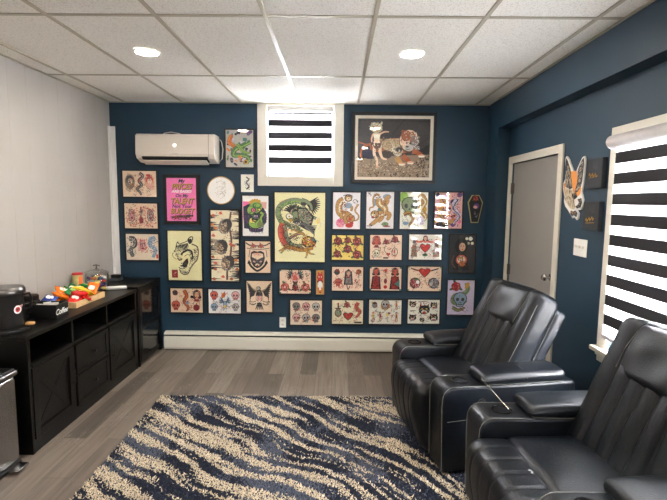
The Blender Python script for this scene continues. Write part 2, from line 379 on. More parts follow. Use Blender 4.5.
# ------------------------------------------------------------------ air conditioner
ac = thing('air_conditioner', 'white split air conditioner high on the left of the teal wall', 'air conditioner', (-1.662, D, 2.0))
W2 = .402
MB().prism([(-.001, .302), (-.18, .302), (-.205, .285), (-.215, .10), (-.19, .055), (-.10, .02), (-.001, .02)], -W2, W2, 'x').build('body', acw, ac, bevel=.006, seg=3)
MB().prism([(-.203, .075), (-.196, .058), (-.120, .022), (-.115, .03), (-.190, .08)], -W2+.06, W2-.07, 'x').build('air_outlet', darkslot, ac)
MB().prism([(-.205, .040), (-.213, .032), (-.12, -.004), (-.115, .004)], -W2+.065, W2-.08, 'x').build('air_flap', acw, ac, bevel=.002)
MB().lathe([(.013, -.2175), (.013, -.2155)], 18, (-.0, 0, .185), axis='y').build('display_ring', mat('lit display', (235, 240, 240), .3, emit=1.2), ac)
MB().box(-.03, .03, -.2165, -.2145, .098, .102).build('name_strip', mat('grey print', (170, 165, 160), .5), ac)
MB().box(.34, .345, -.2150, -.18, .06, .295).build('side_seam', mat('seam grey', (150, 145, 138), .5), ac)
MB().tube([(-.2, -.03, .30), (-.17, -.03, .33), (-.1, -.03, .342), (-.02, -.03, .33), (.04, -.03, .30)], .005, 8).build('cable', acw, ac, smooth=True)
MB().tube([(W2, -.04, .28), (W2+.03, -.04, .25), (W2+.045, -.04, .17), (W2+.035, -.04, .07), (W2, -.04, .03)], .005, 8).build('cable', acw, ac, smooth=True)

# ------------------------------------------------------------------ art toolkit (flat inks on paper)
PAL = dict(black=(28, 26, 28), ink=(58, 56, 62), grey=(130, 128, 128), lgrey=(190, 188, 184), white=(249, 247, 241), cream=(250, 236, 206), tanp=(244, 216, 188), beige=(246, 226, 204), ivory=(250, 247, 228), yellowp=(251, 240, 190), yellow=(250, 220, 117), gold=(205, 160, 60), orange=(222, 126, 48), rust=(176, 92, 48), red=(196, 48, 42), crimson=(150, 36, 42), pink=(240, 108, 170), hotpink=(252, 122, 188), lpink=(232, 176, 172), skin=(226, 178, 146), peach=(250, 218, 194), green=(72, 128, 70), lgreen=(150, 190, 90), olive=(124, 132, 84), sage=(140, 158, 122), teal=(66, 130, 128), lblue=(140, 170, 196), blue=(62, 88, 140), navy=(36, 44, 74), purple=(108, 70, 132), lilac=(216, 206, 232), brown=(104, 72, 52), dbrown=(60, 46, 40), coral=(214, 98, 78), amber=(196, 150, 84), lavw=(250, 243, 250), dkgrey=(48, 48, 52), dkart=(52, 50, 54), straw=(196, 182, 150), sand=(150, 132, 110))
def ink(c): return mat('ink ' + c, PAL[c], .6, noise=.08, nscale=60)
class Art:
    def __init__(s, W, Hh, paper, seed=1):
        s.W, s.H = W*100, Hh*100; s.v = []; s.f = []; s.m = []; s.cols = []; s.z = 0; s.k = 1.38; s.R = random.Random(seed)
        s.poly([(0, 0), (s.W, 0), (s.W, s.H), (0, s.H)], paper)
    def ci(s, c):
        if c not in s.cols: s.cols.append(c)
        return s.cols.index(c)
    def clampp(s, p): return (min(max(p[0], 0.05), s.W-.05), min(max(p[1], .05), s.H-.05)) if s.z else p
    def poly(s, pts, c):
        n = len(s.v); pts = [s.clampp(p) for p in pts]
        s.v += [((p[0]-s.W/2)/100, -s.z*2.5e-5, (s.H/2-p[1])/100) for p in pts]; s.f.append(tuple(range(n, n+len(pts)))); s.m.append(s.ci(c)); s.z += 1; return s
    def disc(s, x, y, r, c, ry=None, rot=0, n=14, a0=0, a1=2*PI):
        ry = ry or r; cr, sr = math.cos(rot), math.sin(rot); P = []
        for k in range(n):
            a = a0+(a1-a0)*k/(n if a1-a0 > 6.2 else n-1); u, v_ = r*math.cos(a), ry*math.sin(a); P.append((x+u*cr-v_*sr, y+u*sr+v_*cr))
        return s.poly(P, c)
    def sm(s, pts, n=6):
        P = [pts[0]]+list(pts)+[pts[-1]]; o = []
        for i in range(1, len(P)-2):
            for j in range(n):
                t = j/n; q = []
                for k in (0, 1):
                    a, b_, c, d = P[i-1][k], P[i][k], P[i+1][k], P[i+2][k]
                    q.append(.5*(2*b_+(c-a)*t+(2*a-5*b_+4*c-d)*t*t+(3*b_-a-3*c+d)*t**3))
                o.append(tuple(q))
        o.append(tuple(pts[-1])); return o
    def stroke(s, pts, w0, c, w1=None, smooth=True, wm=None):
        if w1 is None: w1 = w0
        P = s.sm(pts) if smooth and len(pts) > 2 else list(pts); n = len(P); L_, R_ = [], []
        for i, p in enumerate(P):
            a, b_ = P[max(i-1, 0)], P[min(i+1, n-1)]; dx, dy = b_[0]-a[0], b_[1]-a[1]; l = math.hypot(dx, dy) or 1
            t = i/(n-1); w_ = (w0*(1-t)+w1*t) if wm is None else (w0*(1-t)+w1*t+(wm-(w0+w1)/2)*math.sin(PI*t))
            L_.append((p[0]-dy/l*w_/2, p[1]+dx/l*w_/2)); R_.append((p[0]+dy/l*w_/2, p[1]-dx/l*w_/2))
        base = len(s.v); ci = s.ci(c)
        for p in L_+R_:
            p = s.clampp(p); s.v.append(((p[0]-s.W/2)/100, -s.z*2.5e-5, (s.H/2-p[1])/100))
        for i in range(n-1): s.f.append((base+i, base+i+1, base+n+i+1, base+n+i)); s.m.append(ci)
        s.z += 1; return s
    # motifs ------------------------------------------------
    def scrib(s, x, y, w_, h_, n, c, t=.25):
        t *= 1.6; z_ = s.z
        for _ in range(n):
            s.z = z_
            a = s.R.uniform(0, 6.3); px, py = x+s.R.uniform(-w_, w_), y+s.R.uniform(-h_, h_); l = s.R.uniform(.5, 1.6)
            s.stroke([(px, py), (px+l*math.cos(a), py+l*math.sin(a)), (px+l*math.cos(a)+l*.6*math.cos(a+1), py+l*math.sin(a)+l*.6*math.sin(a+1))], t, c, t*.3)
        s.z = z_+1; return s
    def q(s, r, pts):   # points given on a reference grid r = (u0, v0, u1, v1), turned into cm on this print
        return [((u-r[0])/(r[2]-r[0])*s.W, (v_-r[1])/(r[3]-r[1])*s.H) for u, v_ in pts]
    def rose(s, x, y, r, c='red', leaf='green', dark='black'):
        r *= s.k*.9
        for a in (2.6, .5, 4.4): s.stroke([(x, y), (x+1.5*r*math.cos(a), y+1.5*r*math.sin(a))], r*.1, dark, r*.1); s.disc(x+1.15*r*math.cos(a), y+1.15*r*math.sin(a), r*.48, dark, r*.25, a); s.disc(x+1.15*r*math.cos(a), y+1.15*r*math.sin(a), r*.36, leaf, r*.13, a)
        for k in range(6):
            a = k*PI/3+.3; s.disc(x+.55*r*math.cos(a), y+.55*r*math.sin(a), r*.52, dark); s.disc(x+.55*r*math.cos(a), y+.55*r*math.sin(a), r*.42, c)
        s.disc(x, y, r*.5, dark); s.disc(x, y, r*.4, c)
        s.stroke([(x-.25*r, y), (x, y-.25*r), (x+.22*r, y), (x, y+.15*r)], r*.12, dark)
        for k in range(5):
            a = k*1.26; s.stroke([(x+.5*r*math.cos(a), y+.5*r*math.sin(a)), (x+.72*r*math.cos(a+.4), y+.72*r*math.sin(a+.4)), (x+.6*r*math.cos(a+.9), y+.6*r*math.sin(a+.9))], r*.1, dark if k % 2 else 'lpink', r*.04)
        return s
    def skull(s, x, y, r, c='white', dark='black', cap=None):
        r *= s.k
        s.disc(x, y, r*1.08, dark, r*1.0); s.poly([(x-.68*r, y+.5*r), (x+.68*r, y+.5*r), (x+.5*r, y+1.38*r), (x-.5*r, y+1.38*r)], dark)
        s.disc(x, y, r*.96, c, r*.88); s.poly([(x-.58*r, y+.5*r), (x+.58*r, y+.5*r), (x+.42*r, y+1.28*r), (x-.42*r, y+1.28*r)], c)
        for q in (-1, 1): s.disc(x+q*.4*r, y+.18*r, r*.25, dark, r*.3)
        s.poly([(x, y+.4*r), (x+.14*r, y+.7*r), (x-.14*r, y+.7*r)], dark); s.stroke([(x-.42*r, y+.95*r), (x+.42*r, y+.95*r)], r*.12, dark)
        for q in (-.2, 0, .2): s.stroke([(x+q*r, y+.82*r), (x+q*r, y+1.15*r)], r*.07, dark)
        if cap: s.disc(x, y-.35*r, r*.95, cap, r*.55, a0=PI, a1=2*PI)
        return s
    def lady(s, x, y, r, hair='black', dress='red', skin='skin'):
        r *= s.k
        s.disc(x, y-.1*r, r*1.05, hair, r*1.15); s.disc(x-.7*r, y+.7*r, r*.5, hair); s.disc(x+.7*r, y+.7*r, r*.5, hair)
        s.poly([(x-.8*r, y+1.9*r), (x-.3*r, y+1.1*r), (x+.3*r, y+1.1*r), (x+.8*r, y+1.9*r)], dress); s.disc(x, y+.1*r, r*.62, skin, r*.8); s.poly([(x-.2*r, y+.7*r), (x+.2*r, y+.7*r), (x+.25*r, y+1.3*r), (x-.25*r, y+1.3*r)], skin)
        for q in (-1, 1): s.disc(x+q*.25*r, y, r*.1, 'black', r*.06); s.stroke([(x+q*.1*r, y-.2*r), (x+q*.4*r, y-.22*r)], r*.06, 'black')
        s.disc(x, y+.5*r, r*.16, 'red', r*.08); s.disc(x+.6*r, y-.7*r, r*.3, 'red')
        for q in (-1, 1):
            for k in range(3): s.stroke([(x+q*(.3+.2*k)*r, y-(1-.12*k)*r), (x+q*(.75+.1*k)*r, y-.2*r), (x+q*(.8-.05*k)*r, y+.7*r)], r*.07, 'lgrey' if k == 1 else 'sand', r*.03)
        return s
    def beast(s, path, w_, c, belly=None, stripe='black', n=12, wt=None, dark='black'):
        wt = w_*.25 if wt is None else wt
        s.stroke(path, w_+.5, dark, wt+.5, wm=(w_+.5)*1.1); s.stroke(path, w_, c, wt, wm=w_*1.1)
        if belly: s.stroke([(p[0]+w_*.12, p[1]+w_*.18) for p in path], w_*.3, belly, wt*.3)
        P = s.sm(path)
        for k in range(n):
            i = int((k+.5)/n*(len(P)-2)); a, b_ = P[i], P[i+1]; dx, dy = b_[0]-a[0], b_[1]-a[1]; l = math.hypot(dx, dy) or 1; q = -1 if k % 2 else 1; ww = w_*.5
            s.stroke([(a[0]-q*dy/l*ww, a[1]+q*dx/l*ww), (a[0]+dx/l*.3, a[1]+dy/l*.3)], .32, stripe, .08, False)
        return s
    def cathead(s, x, y, r, c='orange', dark='black', muz='white'):
        for q in (-1, 1): s.disc(x+q*.7*r, y-.75*r, r*.36, dark); s.disc(x+q*.7*r, y-.75*r, r*.22, c)
        s.disc(x, y, r*1.06, dark, r*.98); s.disc(x, y, r*.92, c, r*.84); s.disc(x, y+.45*r, r*.5, muz, r*.4)
        s.disc(x, y+.6*r, r*.3, 'crimson', r*.24); s.disc(x, y+.2*r, r*.16, dark, r*.1)
        for q in (-1, 1):
            s.disc(x+q*.38*r, y-.12*r, r*.17, 'yellow', r*.1); s.disc(x+q*.38*r, y-.12*r, r*.07, dark)
            for k in (0, 1, 2): s.stroke([(x+q*(.9-.1*k)*r, y+(.1+.28*k)*r-.2*r), (x+q*.5*r, y+(.12+.2*k)*r)], r*.1, dark, .04)
            s.stroke([(x+q*.15*r, y-.8*r), (x+q*.1*r, y-.4*r)], r*.1, dark, .04)
        for q in (-.18, .18): s.poly([(x+q*r-.06*r, y+.42*r), (x+q*r+.06*r, y+.42*r), (x+q*r, y+.66*r)], 'white')
        return s
    def eagle(s, x, y, r, c='ink', head='white', shield=False, mid='sand'):
        for q in (-1, 1):
            for k in range(7):
                a = -1.35+k*.27; L_ = r*(1.35-.09*k)
                s.stroke([(x+q*.2*r, y-.05*r), (x+q*(.3*r+.45*L_*math.cos(a)), y+.5*L_*math.sin(a)-.1*r), (x+q*(.2*r+L_*math.cos(a)*.95), y+L_*math.sin(a))], r*.2, 'black' if k % 2 else c, r*.1)
            s.stroke([(x+q*.15*r, y), (x+q*.6*r, y-.55*r), (x+q*.75*r, y-1.05*r)], r*.22, mid, r*.08)
        s.disc(x, y+.25*r, r*.36, 'black', r*.62); s.disc(x, y+.25*r, r*.28, c, r*.54)
        for q in (-.35, 0, .35): s.stroke([(x+q*.4*r, y+.7*r), (x+q*r, y+1.25*r)], r*.17, c, r*.1)
        s.disc(x+.05*r, y-.5*r, r*.22, 'black'); s.disc(x+.05*r, y-.5*r, r*.17, head); s.poly([(x+.2*r, y-.58*r), (x+.46*r, y-.44*r), (x+.2*r, y-.4*r)], 'yellow')
        if shield:
            s.poly([(x-.3*r, y), (x+.3*r, y), (x+.3*r, y+.45*r), (x, y+.75*r), (x-.3*r, y+.45*r)], 'white')
            for q in (-.22, -.05, .12): s.poly([(x+q*r, y+.02*r), (x+(q+.09)*r, y+.02*r), (x+(q+.09)*r, y+.6*r), (x+q*r, y+.55*r)], 'red')
            s.poly([(x-.3*r, y-.06*r), (x+.3*r, y-.06*r), (x+.3*r, y+.12*r), (x-.3*r, y+.12*r)], 'blue' if shield == 2 else 'crimson')
        return s
    def heart(s, x, y, r, c='red'):
        r *= s.k
        for (k, cc) in ((1.12, 'black'), (.95, c)):
            P = []
            for i in range(20):
                t = 2*PI*i/20; P.append((x+k*r*math.sin(t)**3, y-k*r*(.81*math.cos(t)-.31*math.cos(2*t)-.125*math.cos(3*t))))
            s.poly(P, cc)
        s.disc(x-.35*r, y-.3*r, r*.16, 'coral'); return s
    def dagger(s, x, y, l, a=PI/2, grip='green'):
        dx, dy = math.cos(a), math.sin(a); nx, ny = -dy, dx; w_ = l*.07
        s.poly([(x+nx*w_, y+ny*w_), (x-nx*w_, y-ny*w_), (x+dx*l*.62, y+dy*l*.62)], 'black'); s.poly([(x+nx*w_*.6, y+ny*w_*.6), (x-nx*w_*.6, y-ny*w_*.6), (x+dx*l*.55, y+dy*l*.55)], 'lgrey')
        s.stroke([(x+nx*l*.17, y+ny*l*.17), (x-nx*l*.17, y-ny*l*.17)], l*.07, 'black'); s.stroke([(x, y), (x-dx*l*.3, y-dy*l*.3)], l*.09, 'black'); s.stroke([(x, y), (x-dx*l*.27, y-dy*l*.27)], l*.05, grip); s.disc(x-dx*l*.32, y-dy*l*.32, l*.06, 'red'); return s
    def fig(s, x, y, h_, c='skin', dress='red', hair='dbrown'):
        h_ *= 1.08
        s.stroke([(x-.04*h_, y+.55*h_), (x-.08*h_, y+h_)], h_*.11, 'black'); s.stroke([(x+.04*h_, y+.55*h_), (x+.1*h_, y+.78*h_), (x+.05*h_, y+h_)], h_*.11, 'black')
        s.stroke([(x-.04*h_, y+.55*h_), (x-.08*h_, y+.98*h_)], h_*.08, c); s.stroke([(x+.04*h_, y+.55*h_), (x+.1*h_, y+.78*h_), (x+.05*h_, y+.98*h_)], h_*.08, c)
        s.stroke([(x, y+.22*h_), (x+.01*h_, y+.4*h_), (x, y+.6*h_)], h_*.15, 'black', h_*.2); s.stroke([(x, y+.22*h_), (x+.01*h_, y+.4*h_), (x, y+.6*h_)], h_*.11, dress, h_*.16)
        s.stroke([(x-.05*h_, y+.25*h_), (x-.2*h_, y+.34*h_), (x-.16*h_, y+.48*h_)], h_*.05, c); s.stroke([(x+.05*h_, y+.25*h_), (x+.2*h_, y+.18*h_), (x+.22*h_, y+.05*h_)], h_*.05, c)
        s.disc(x, y+.1*h_, h_*.11, hair); s.disc(x, y+.12*h_, h_*.07, c); return s
    def build(s, parent, yy):
        if s.k > 1.2 and s.W > 20 and s.H < 28:
            for _ in range(36): s.scrib(s.R.uniform(2.5, s.W-2.5), s.R.uniform(2.5, s.H-2.5), 1.6, 1.6, 4, s.R.choice(['ink', 'black', 'crimson', 'red', 'rust']), .28)
        o = obj_from('print', s.v, s.f, [ink(c) for c in s.cols], parent, False, s.m); o.location = (0, yy, 0); return o

def framed(rect, art_fn, label, paper, fw_=.012, depth=.022, frame=None, seed=1, name='framed_print', cat='picture', mount=None, glazed=True, tilt=0):
    x0, z1, x1, z0 = rect; W, Hh = x1-x0, z1-z0
    t = thing(name, label, cat, ((x0+x1)/2, D-.001, (z0+z1)/2), 0, 'pictures on the teal wall'); t.rotation_euler = (tilt, 0, 0)
    b = MB(); a, c = W/2, Hh/2; f = fw_; m_ = mount or 0; a += m_; c += m_
    b.box(-a-f, -a, -depth, 0, -c-f, c+f).box(a, a+f, -depth, 0, -c-f, c+f).box(-a, a, -depth, 0, c, c+f).box(-a, a, -depth, 0, -c-f, -c)
    b.box(-a, a, -.004, -.0005, -c, c)
    b.build('frame', frame or blackmatte, t, bevel=.0018)
    yy = -depth+.009
    A = Art(W, Hh, paper, seed); art_fn(A); A.build(t, yy)
    if mount:
        w2, h2 = W/2, Hh/2
        MB().box(-a, -w2, yy-.004, yy+.0005, -c, c).box(w2, a, yy-.004, yy+.0005, -c, c).box(-w2, w2, yy-.004, yy+.0005, h2, c).box(-w2, w2, yy-.004, yy+.0005, -c, -h2).build('mount_board', mount_m, t)
    if glazed:
        gy = -depth+.003
        obj_from('glass', [(-a, gy, -c), (a, gy, -c), (a, gy, c), (-a, gy, c)], [(0, 1, 2, 3)], glass, t)
    return t
mount_m = mat('cream mount board', (226, 216, 198), .7, noise=.02)

# ---- the pictures, by rectangle (x0, z top, x1, z bottom) on the wall
def f(A):
    W, Hh = A.W, A.H
    for (x, y, hair, c2) in ((.21, .42, 'ink', 'sand'), (.79, .42, 'coral', 'lpink')):
        X, Y = x*W, y*Hh; A.disc(X, Y, 5.4, 'sand' if x < .5 else 'skin', 8); A.disc(X, Y-2, 4.0, hair, 4.4); A.disc(X+.3, Y-.6, 2.6, 'peach', 3.2); A.disc(X-.6, Y-1, .4, 'black', .3); A.disc(X+1.1, Y-1, .4, 'black', .3); A.disc(X+.3, Y+1.1, .6, 'red', .3)
        A.scrib(X, Y, 5, 8.5, 36, 'ink' if x < .5 else 'red', .22); A.scrib(X, Y+5, 4.6, 4.6, 26, c2, .4); A.scrib(X, Y-3, 3.4, 2.4, 16, 'black' if x < .5 else 'crimson', .25)
    A.disc(W*.76, Hh*.16, 2.6, 'red', 1.2)
    P = [(W*.5, Hh*.08), (W*.6, Hh*.2), (W*.48, Hh*.38), (W*.56, Hh*.55), (W*.42, Hh*.68), (W*.5, Hh*.82), (W*.54, Hh*.94)]
    A.beast(P, 2.4, 'ink', 'lgrey', n=16, wt=1.2); A.scrib(W*.52, Hh*.3, 2.6, 5, 18, 'red', .3); A.scrib(W*.48, Hh*.7, 3, 4, 14, 'sand', .3)
framed((-2.295, 1.938, -1.936, 1.666), f, 'tan sheet with two women\'s heads and a snake, topmost in leftmost column', 'tanp', .011)
def f(A):
    W, Hh = A.W, A.H
    for x, c in ((.22, 'lpink'), (.78, 'lgrey')):
        X, Y = x*W, Hh*.48; A.scrib(X, Y, 6.2, 10, 60, 'red', .4); A.disc(X, Y, 3.8, 'ink', 6.6); A.disc(X, Y, 3.2, c, 6); A.scrib(X, Y, 3, 5.6, 46, 'ink', .3); A.scrib(X, Y, 3, 5.6, 20, 'coral', .3)
        for q in (-1, 1): A.disc(X+q*1.4, Y-1.4, .8, 'black', .55); A.stroke([(X+q*.6, Y-2.6), (X+q*2.4, Y-3.1)], .5, 'black', .2)
        A.disc(X, Y+2.8, 1.7, 'black', .9); A.disc(X, Y+2.8, 1.2, 'red', .4); A.scrib(X, Hh*.9, 5, 1.6, 14, 'red', .35)
    A.dagger(W*.5, Hh*.34, 15, PI/2, 'ink'); A.scrib(W*.5, Hh*.4, 3, 6, 26, 'crimson', .35); A.disc(W*.5, Hh*.68, 2.4, 'crimson', 3.4); A.scrib(W*.5, Hh*.68, 3, 5, 26, 'red', .4); A.scrib(W*.5, Hh*.68, 1.8, 3, 10, 'ink', .3)
framed((-2.289, 1.595, -1.934, 1.329), f, 'tan sheet with two red-edged masks and centre dagger, second in leftmost column', 'tanp', .011)
def f(A):
    W, Hh = A.W, A.H
    A.stroke([(W*.1, Hh*.18), (W*.24, Hh*.2), (W*.28, Hh*.42), (W*.14, Hh*.6), (W*.2, Hh*.88)], 5.4, 'ink', 3.4); A.stroke([(W*.1, Hh*.2), (W*.22, Hh*.24), (W*.25, Hh*.42), (W*.13, Hh*.6), (W*.19, Hh*.86)], 3.6, 'grey', 2); A.scrib(W*.17, Hh*.45, 5, 10, 60, 'black', .4); A.scrib(W*.2, Hh*.4, 4, 8, 24, 'beige', .35)
    A.stroke([(W*.9, Hh*.16), (W*.76, Hh*.22), (W*.74, Hh*.44), (W*.9, Hh*.6), (W*.82, Hh*.9)], 5.4, 'lblue', 3.4); A.scrib(W*.82, Hh*.45, 5, 10, 50, 'blue', .35); A.scrib(W*.82, Hh*.45, 5, 10, 26, 'beige', .35)
    A.disc(W*.5, Hh*.44, 4.6, 'lpink', 6.6); A.scrib(W*.5, Hh*.45, 5.4, 8, 70, 'coral', .45); A.scrib(W*.5, Hh*.42, 3.6, 5, 30, 'ink', .3); A.disc(W*.45, Hh*.38, .9, 'black', .6); A.disc(W*.56, Hh*.38, .9, 'black', .6); A.disc(W*.5, Hh*.56, 1.6, 'crimson', .8)
    A.poly([(W*.92, Hh*.78), (W*.98, Hh*.78), (W*.98, Hh*.94), (W*.92, Hh*.94)], 'red')
framed((-2.284, 1.268, -1.933, .986), f, 'beige sheet with dark cat, red mask and pale blue beast, lowest in leftmost column', 'beige', .012)

# pink lettered poster
def f(A):
    pass
ps = framed((-1.828, 1.869, -1.511, 1.412), f, 'bright pink lettered poster with a black prowling cat, in a wide black frame', 'hotpink', .036, .028)
def text(s, size, loc, m, parent, shear=.25, sx=1.0, name='lettering', bold=.0, align='CENTER', rot=(PI/2, 0, 0), ext=.0003):
    cu = bpy.data.curves.new(name, 'FONT'); cu.body = s; cu.size = size; cu.shear = shear; cu.align_x = align; cu.align_y = 'CENTER'; cu.extrude = ext; cu.offset = bold; cu.resolution_u = 3
    to = bpy.data.objects.new(name, cu); COL.objects.link(to); dg = bpy.context.evaluated_depsgraph_get()
    me = bpy.data.meshes.new_from_object(to.evaluated_get(dg)); bpy.data.objects.remove(to)
    o = bpy.data.objects.new(name, me); me.materials.clear(); me.materials.append(m); COL.objects.link(o); o.parent = parent; o.location = loc; o.rotation_euler = rot; o.scale = (sx, 1, 1); return o
yb = -.028+.009-.0006
for (s_, sz, z, c, sx) in (('My', .05, .195, 'navy', 1.1), ('PRICES', .082, .137, 'gold', 1), ('ARE BASED', .038, .085, 'white', 1.1), ('On My', .048, .040, 'navy', 1), ('TALENT', .085, -.018, 'gold', .92), ('Not Your', .048, -.072, 'navy', 1.1), ('BUDGET', .082, -.125, 'gold', .92)):
    if c == 'gold': text(s_, sz, (.004, yb+.0002, z-.004), ink('black'), ps, sx=sx*.86, bold=.0035)
    text(s_, sz, (0, yb-.0004, z), ink(c), ps, sx=sx*(.86 if c == 'gold' else 1), bold=.0016)
A = Art(.26, .075, 'hotpink', 3); A.v = []; A.f = []; A.m = []; A.cols = []
A.stroke([(2, 3.8), (5, 3.2), (10, 2.6), (16, 2.6), (21, 2.0), (24, 2.3)], 1.6, 'black', 1.8, wm=2.6)
for p in ([(7, 3.5), (5.5, 5), (7.5, 5.6)], [(10, 3.6), (9.5, 5.4), (12, 5.8)], [(17, 3.4), (16.5, 5), (18.5, 5.4)], [(20.5, 3), (21.5, 4.6), (23.3, 4.8)]): A.stroke(p, 1.2, 'black', .6)
A.stroke([(4, 3.6), (1.5, 4.4), (1, 3), (2, 2.4)], .5, 'black'); A.disc(24, 1.9, 1.3, 'black', 1)
o = A.build(ps, yb); o.name = 'cat_silhouette'; o.location = (0, yb, -.19)

def f(A):
    r = (10, 27, 335, 485); q = lambda *p: A.q(r, p)
    A.stroke(q((240, 150), (290, 170), (302, 220), (290, 290), (255, 330), (225, 370), (200, 420), (165, 432), (130, 415), (118, 380)), 1.5, 'sand', 1.0); A.stroke(q((240, 150), (290, 170), (302, 220), (290, 290), (255, 330), (225, 370), (200, 420), (165, 432), (130, 415), (118, 380)), .6, 'ink', .5)
    for k in range(26):
        t = k/25; P = A.sm(A.q(r, [(245, 152), (292, 175), (300, 220), (288, 290), (252, 330), (222, 372), (198, 418), (165, 430)])); a = P[int(t*(len(P)-1))]; A.stroke([a, (a[0]-1.6, a[1]-.9-t)], .5, 'ink', .15, False)
    A.poly(q((205, 130), (200, 105), (225, 80), (248, 75), (258, 95), (245, 130), (225, 150)), 'black'); A.poly(q((212, 120), (222, 92), (245, 84), (248, 98), (236, 125)), 'yellowp'); A.poly(q((205, 135), (208, 110), (232, 98), (242, 108), (232, 135), (218, 148)), 'black')
    A.stroke(q((85, 205), (90, 165), (105, 130), (118, 150), (150, 140), (180, 130), (208, 115)), .9, 'black', .8)
    for k in range(9): A.stroke(q((92+13*k, 165-3*k), (100+13*k, 185-2*k), (98+13*k, 200-2*k)), 1.5, 'black', .4)
    A.disc(*q((75, 215))[0], 1.0, 'black'); A.stroke(q((62, 230), (52, 250), (70, 280), (95, 290)), .6, 'black', .4)
    A.stroke(q((90, 215), (130, 200), (170, 190), (205, 185)), .5, 'black', .3)
    A.stroke(q((135, 250), (160, 225), (200, 205), (235, 215), (245, 250), (240, 290)), 2.6, 'black', 1.4); A.stroke(q((150, 245), (175, 228), (205, 218), (225, 230), (232, 255)), .7, 'yellowp', .5)
    A.stroke(q((165, 265), (200, 245), (222, 262), (228, 300), (215, 340)), .5, 'black', .5)
    A.poly(q((95, 280), (125, 275), (150, 285), (140, 300), (115, 305)), 'black'); A.poly(q((108, 283), (124, 281), (136, 287), (120, 292)), 'yellowp')
    A.poly(q((120, 320), (150, 325), (185, 285), (200, 280), (205, 320), (190, 355), (160, 370), (120, 350), (150, 340)), 'black'); A.poly(q((165, 320), (188, 300), (192, 325), (178, 348), (160, 352)), 'ink')
    for (u, v_) in ((128, 322), (145, 326), (150, 358), (132, 356)): A.poly(q((u-6, v_), (u+6, v_), (u, v_+14)), 'ivory')
    A.stroke(q((110, 365), (135, 378), (165, 375), (195, 355)), .9, 'black', .4); A.stroke(q((118, 395), (150, 398), (180, 385)), .4, 'ink', .2)
    A.scrib(*q((160, 170))[0], 4, 1.8, 26, 'black', .45); A.scrib(*q((270, 240))[0], 2, 6, 34, 'ink', .4)
    A.poly(q((42, 388), (100, 388), (100, 462), (42, 462)), 'crimson'); A.scrib(*q((71, 425))[0], 1.5, 2.2, 8, 'lpink', .3)
    A.scrib(*q((235, 260))[0], 1.6, 5, 22, 'black', .5); A.scrib(*q((150, 205))[0], 5, 1.6, 22, 'ink', .4); A.scrib(*q((95, 250))[0], 2.4, 3, 14, 'ink', .4); A.scrib(*q((160, 410))[0], 4, 1.4, 16, 'ink', .4)
framed((-1.832, 1.308, -1.468, .769), f, 'large pale yellow print of a snarling black line cat head with a red stamp', 'yellowp', .013)
def f(A):
    A.disc(5, 5, 3, 'ink'); A.scrib(5, 5, 3, 3, 8, 'rust'); A.beast([(A.W*.42, 2), (A.W*.5, A.H*.3), (A.W*.42, A.H*.55), (A.W*.55, A.H*.8), (A.W*.48, A.H*.95)], 3, 'rust', 'orange', n=8); A.lady(A.W*.82, A.H*.25, 3, 'black', 'crimson'); A.skull(5.5, A.H*.68, 3.2, 'coral'); A.disc(A.W*.8, A.H*.8, 3.6, 'crimson'); A.scrib(A.W*.8, A.H*.78, 4, 3, 10, 'black', .5); A.disc(A.W*.52, A.H*.6, 2, 'lblue'); A.disc(A.W*.66, A.H*.35, 1.6, 'black'); A.scrib(A.W*.5, A.H*.5, A.W*.42, A.H*.42, 26, 'red', .35)
framed((-1.817, .680, -1.467, .414), f, 'brownish tan tattoo sheet with red and black figures, low below the pale yellow cat head', 'tanp', .013)
def f(A):
    A.stroke([(5, 2), (8, 5), (5, 8), (8, 12), (5, 15)], 1.2, 'ink'); A.scrib(A.W/2, A.H/2, 2.8, 6.5, 26, 'ink', .3); A.scrib(A.W/2, A.H/2, 2.5, 5, 10, 'purple', .3)
framed((-1.031, 1.908, -.905, 1.732), f, 'tiny white unframed-looking card with a small ink drawing, right of the round hoop', 'ivory', .004, .017, whitep)
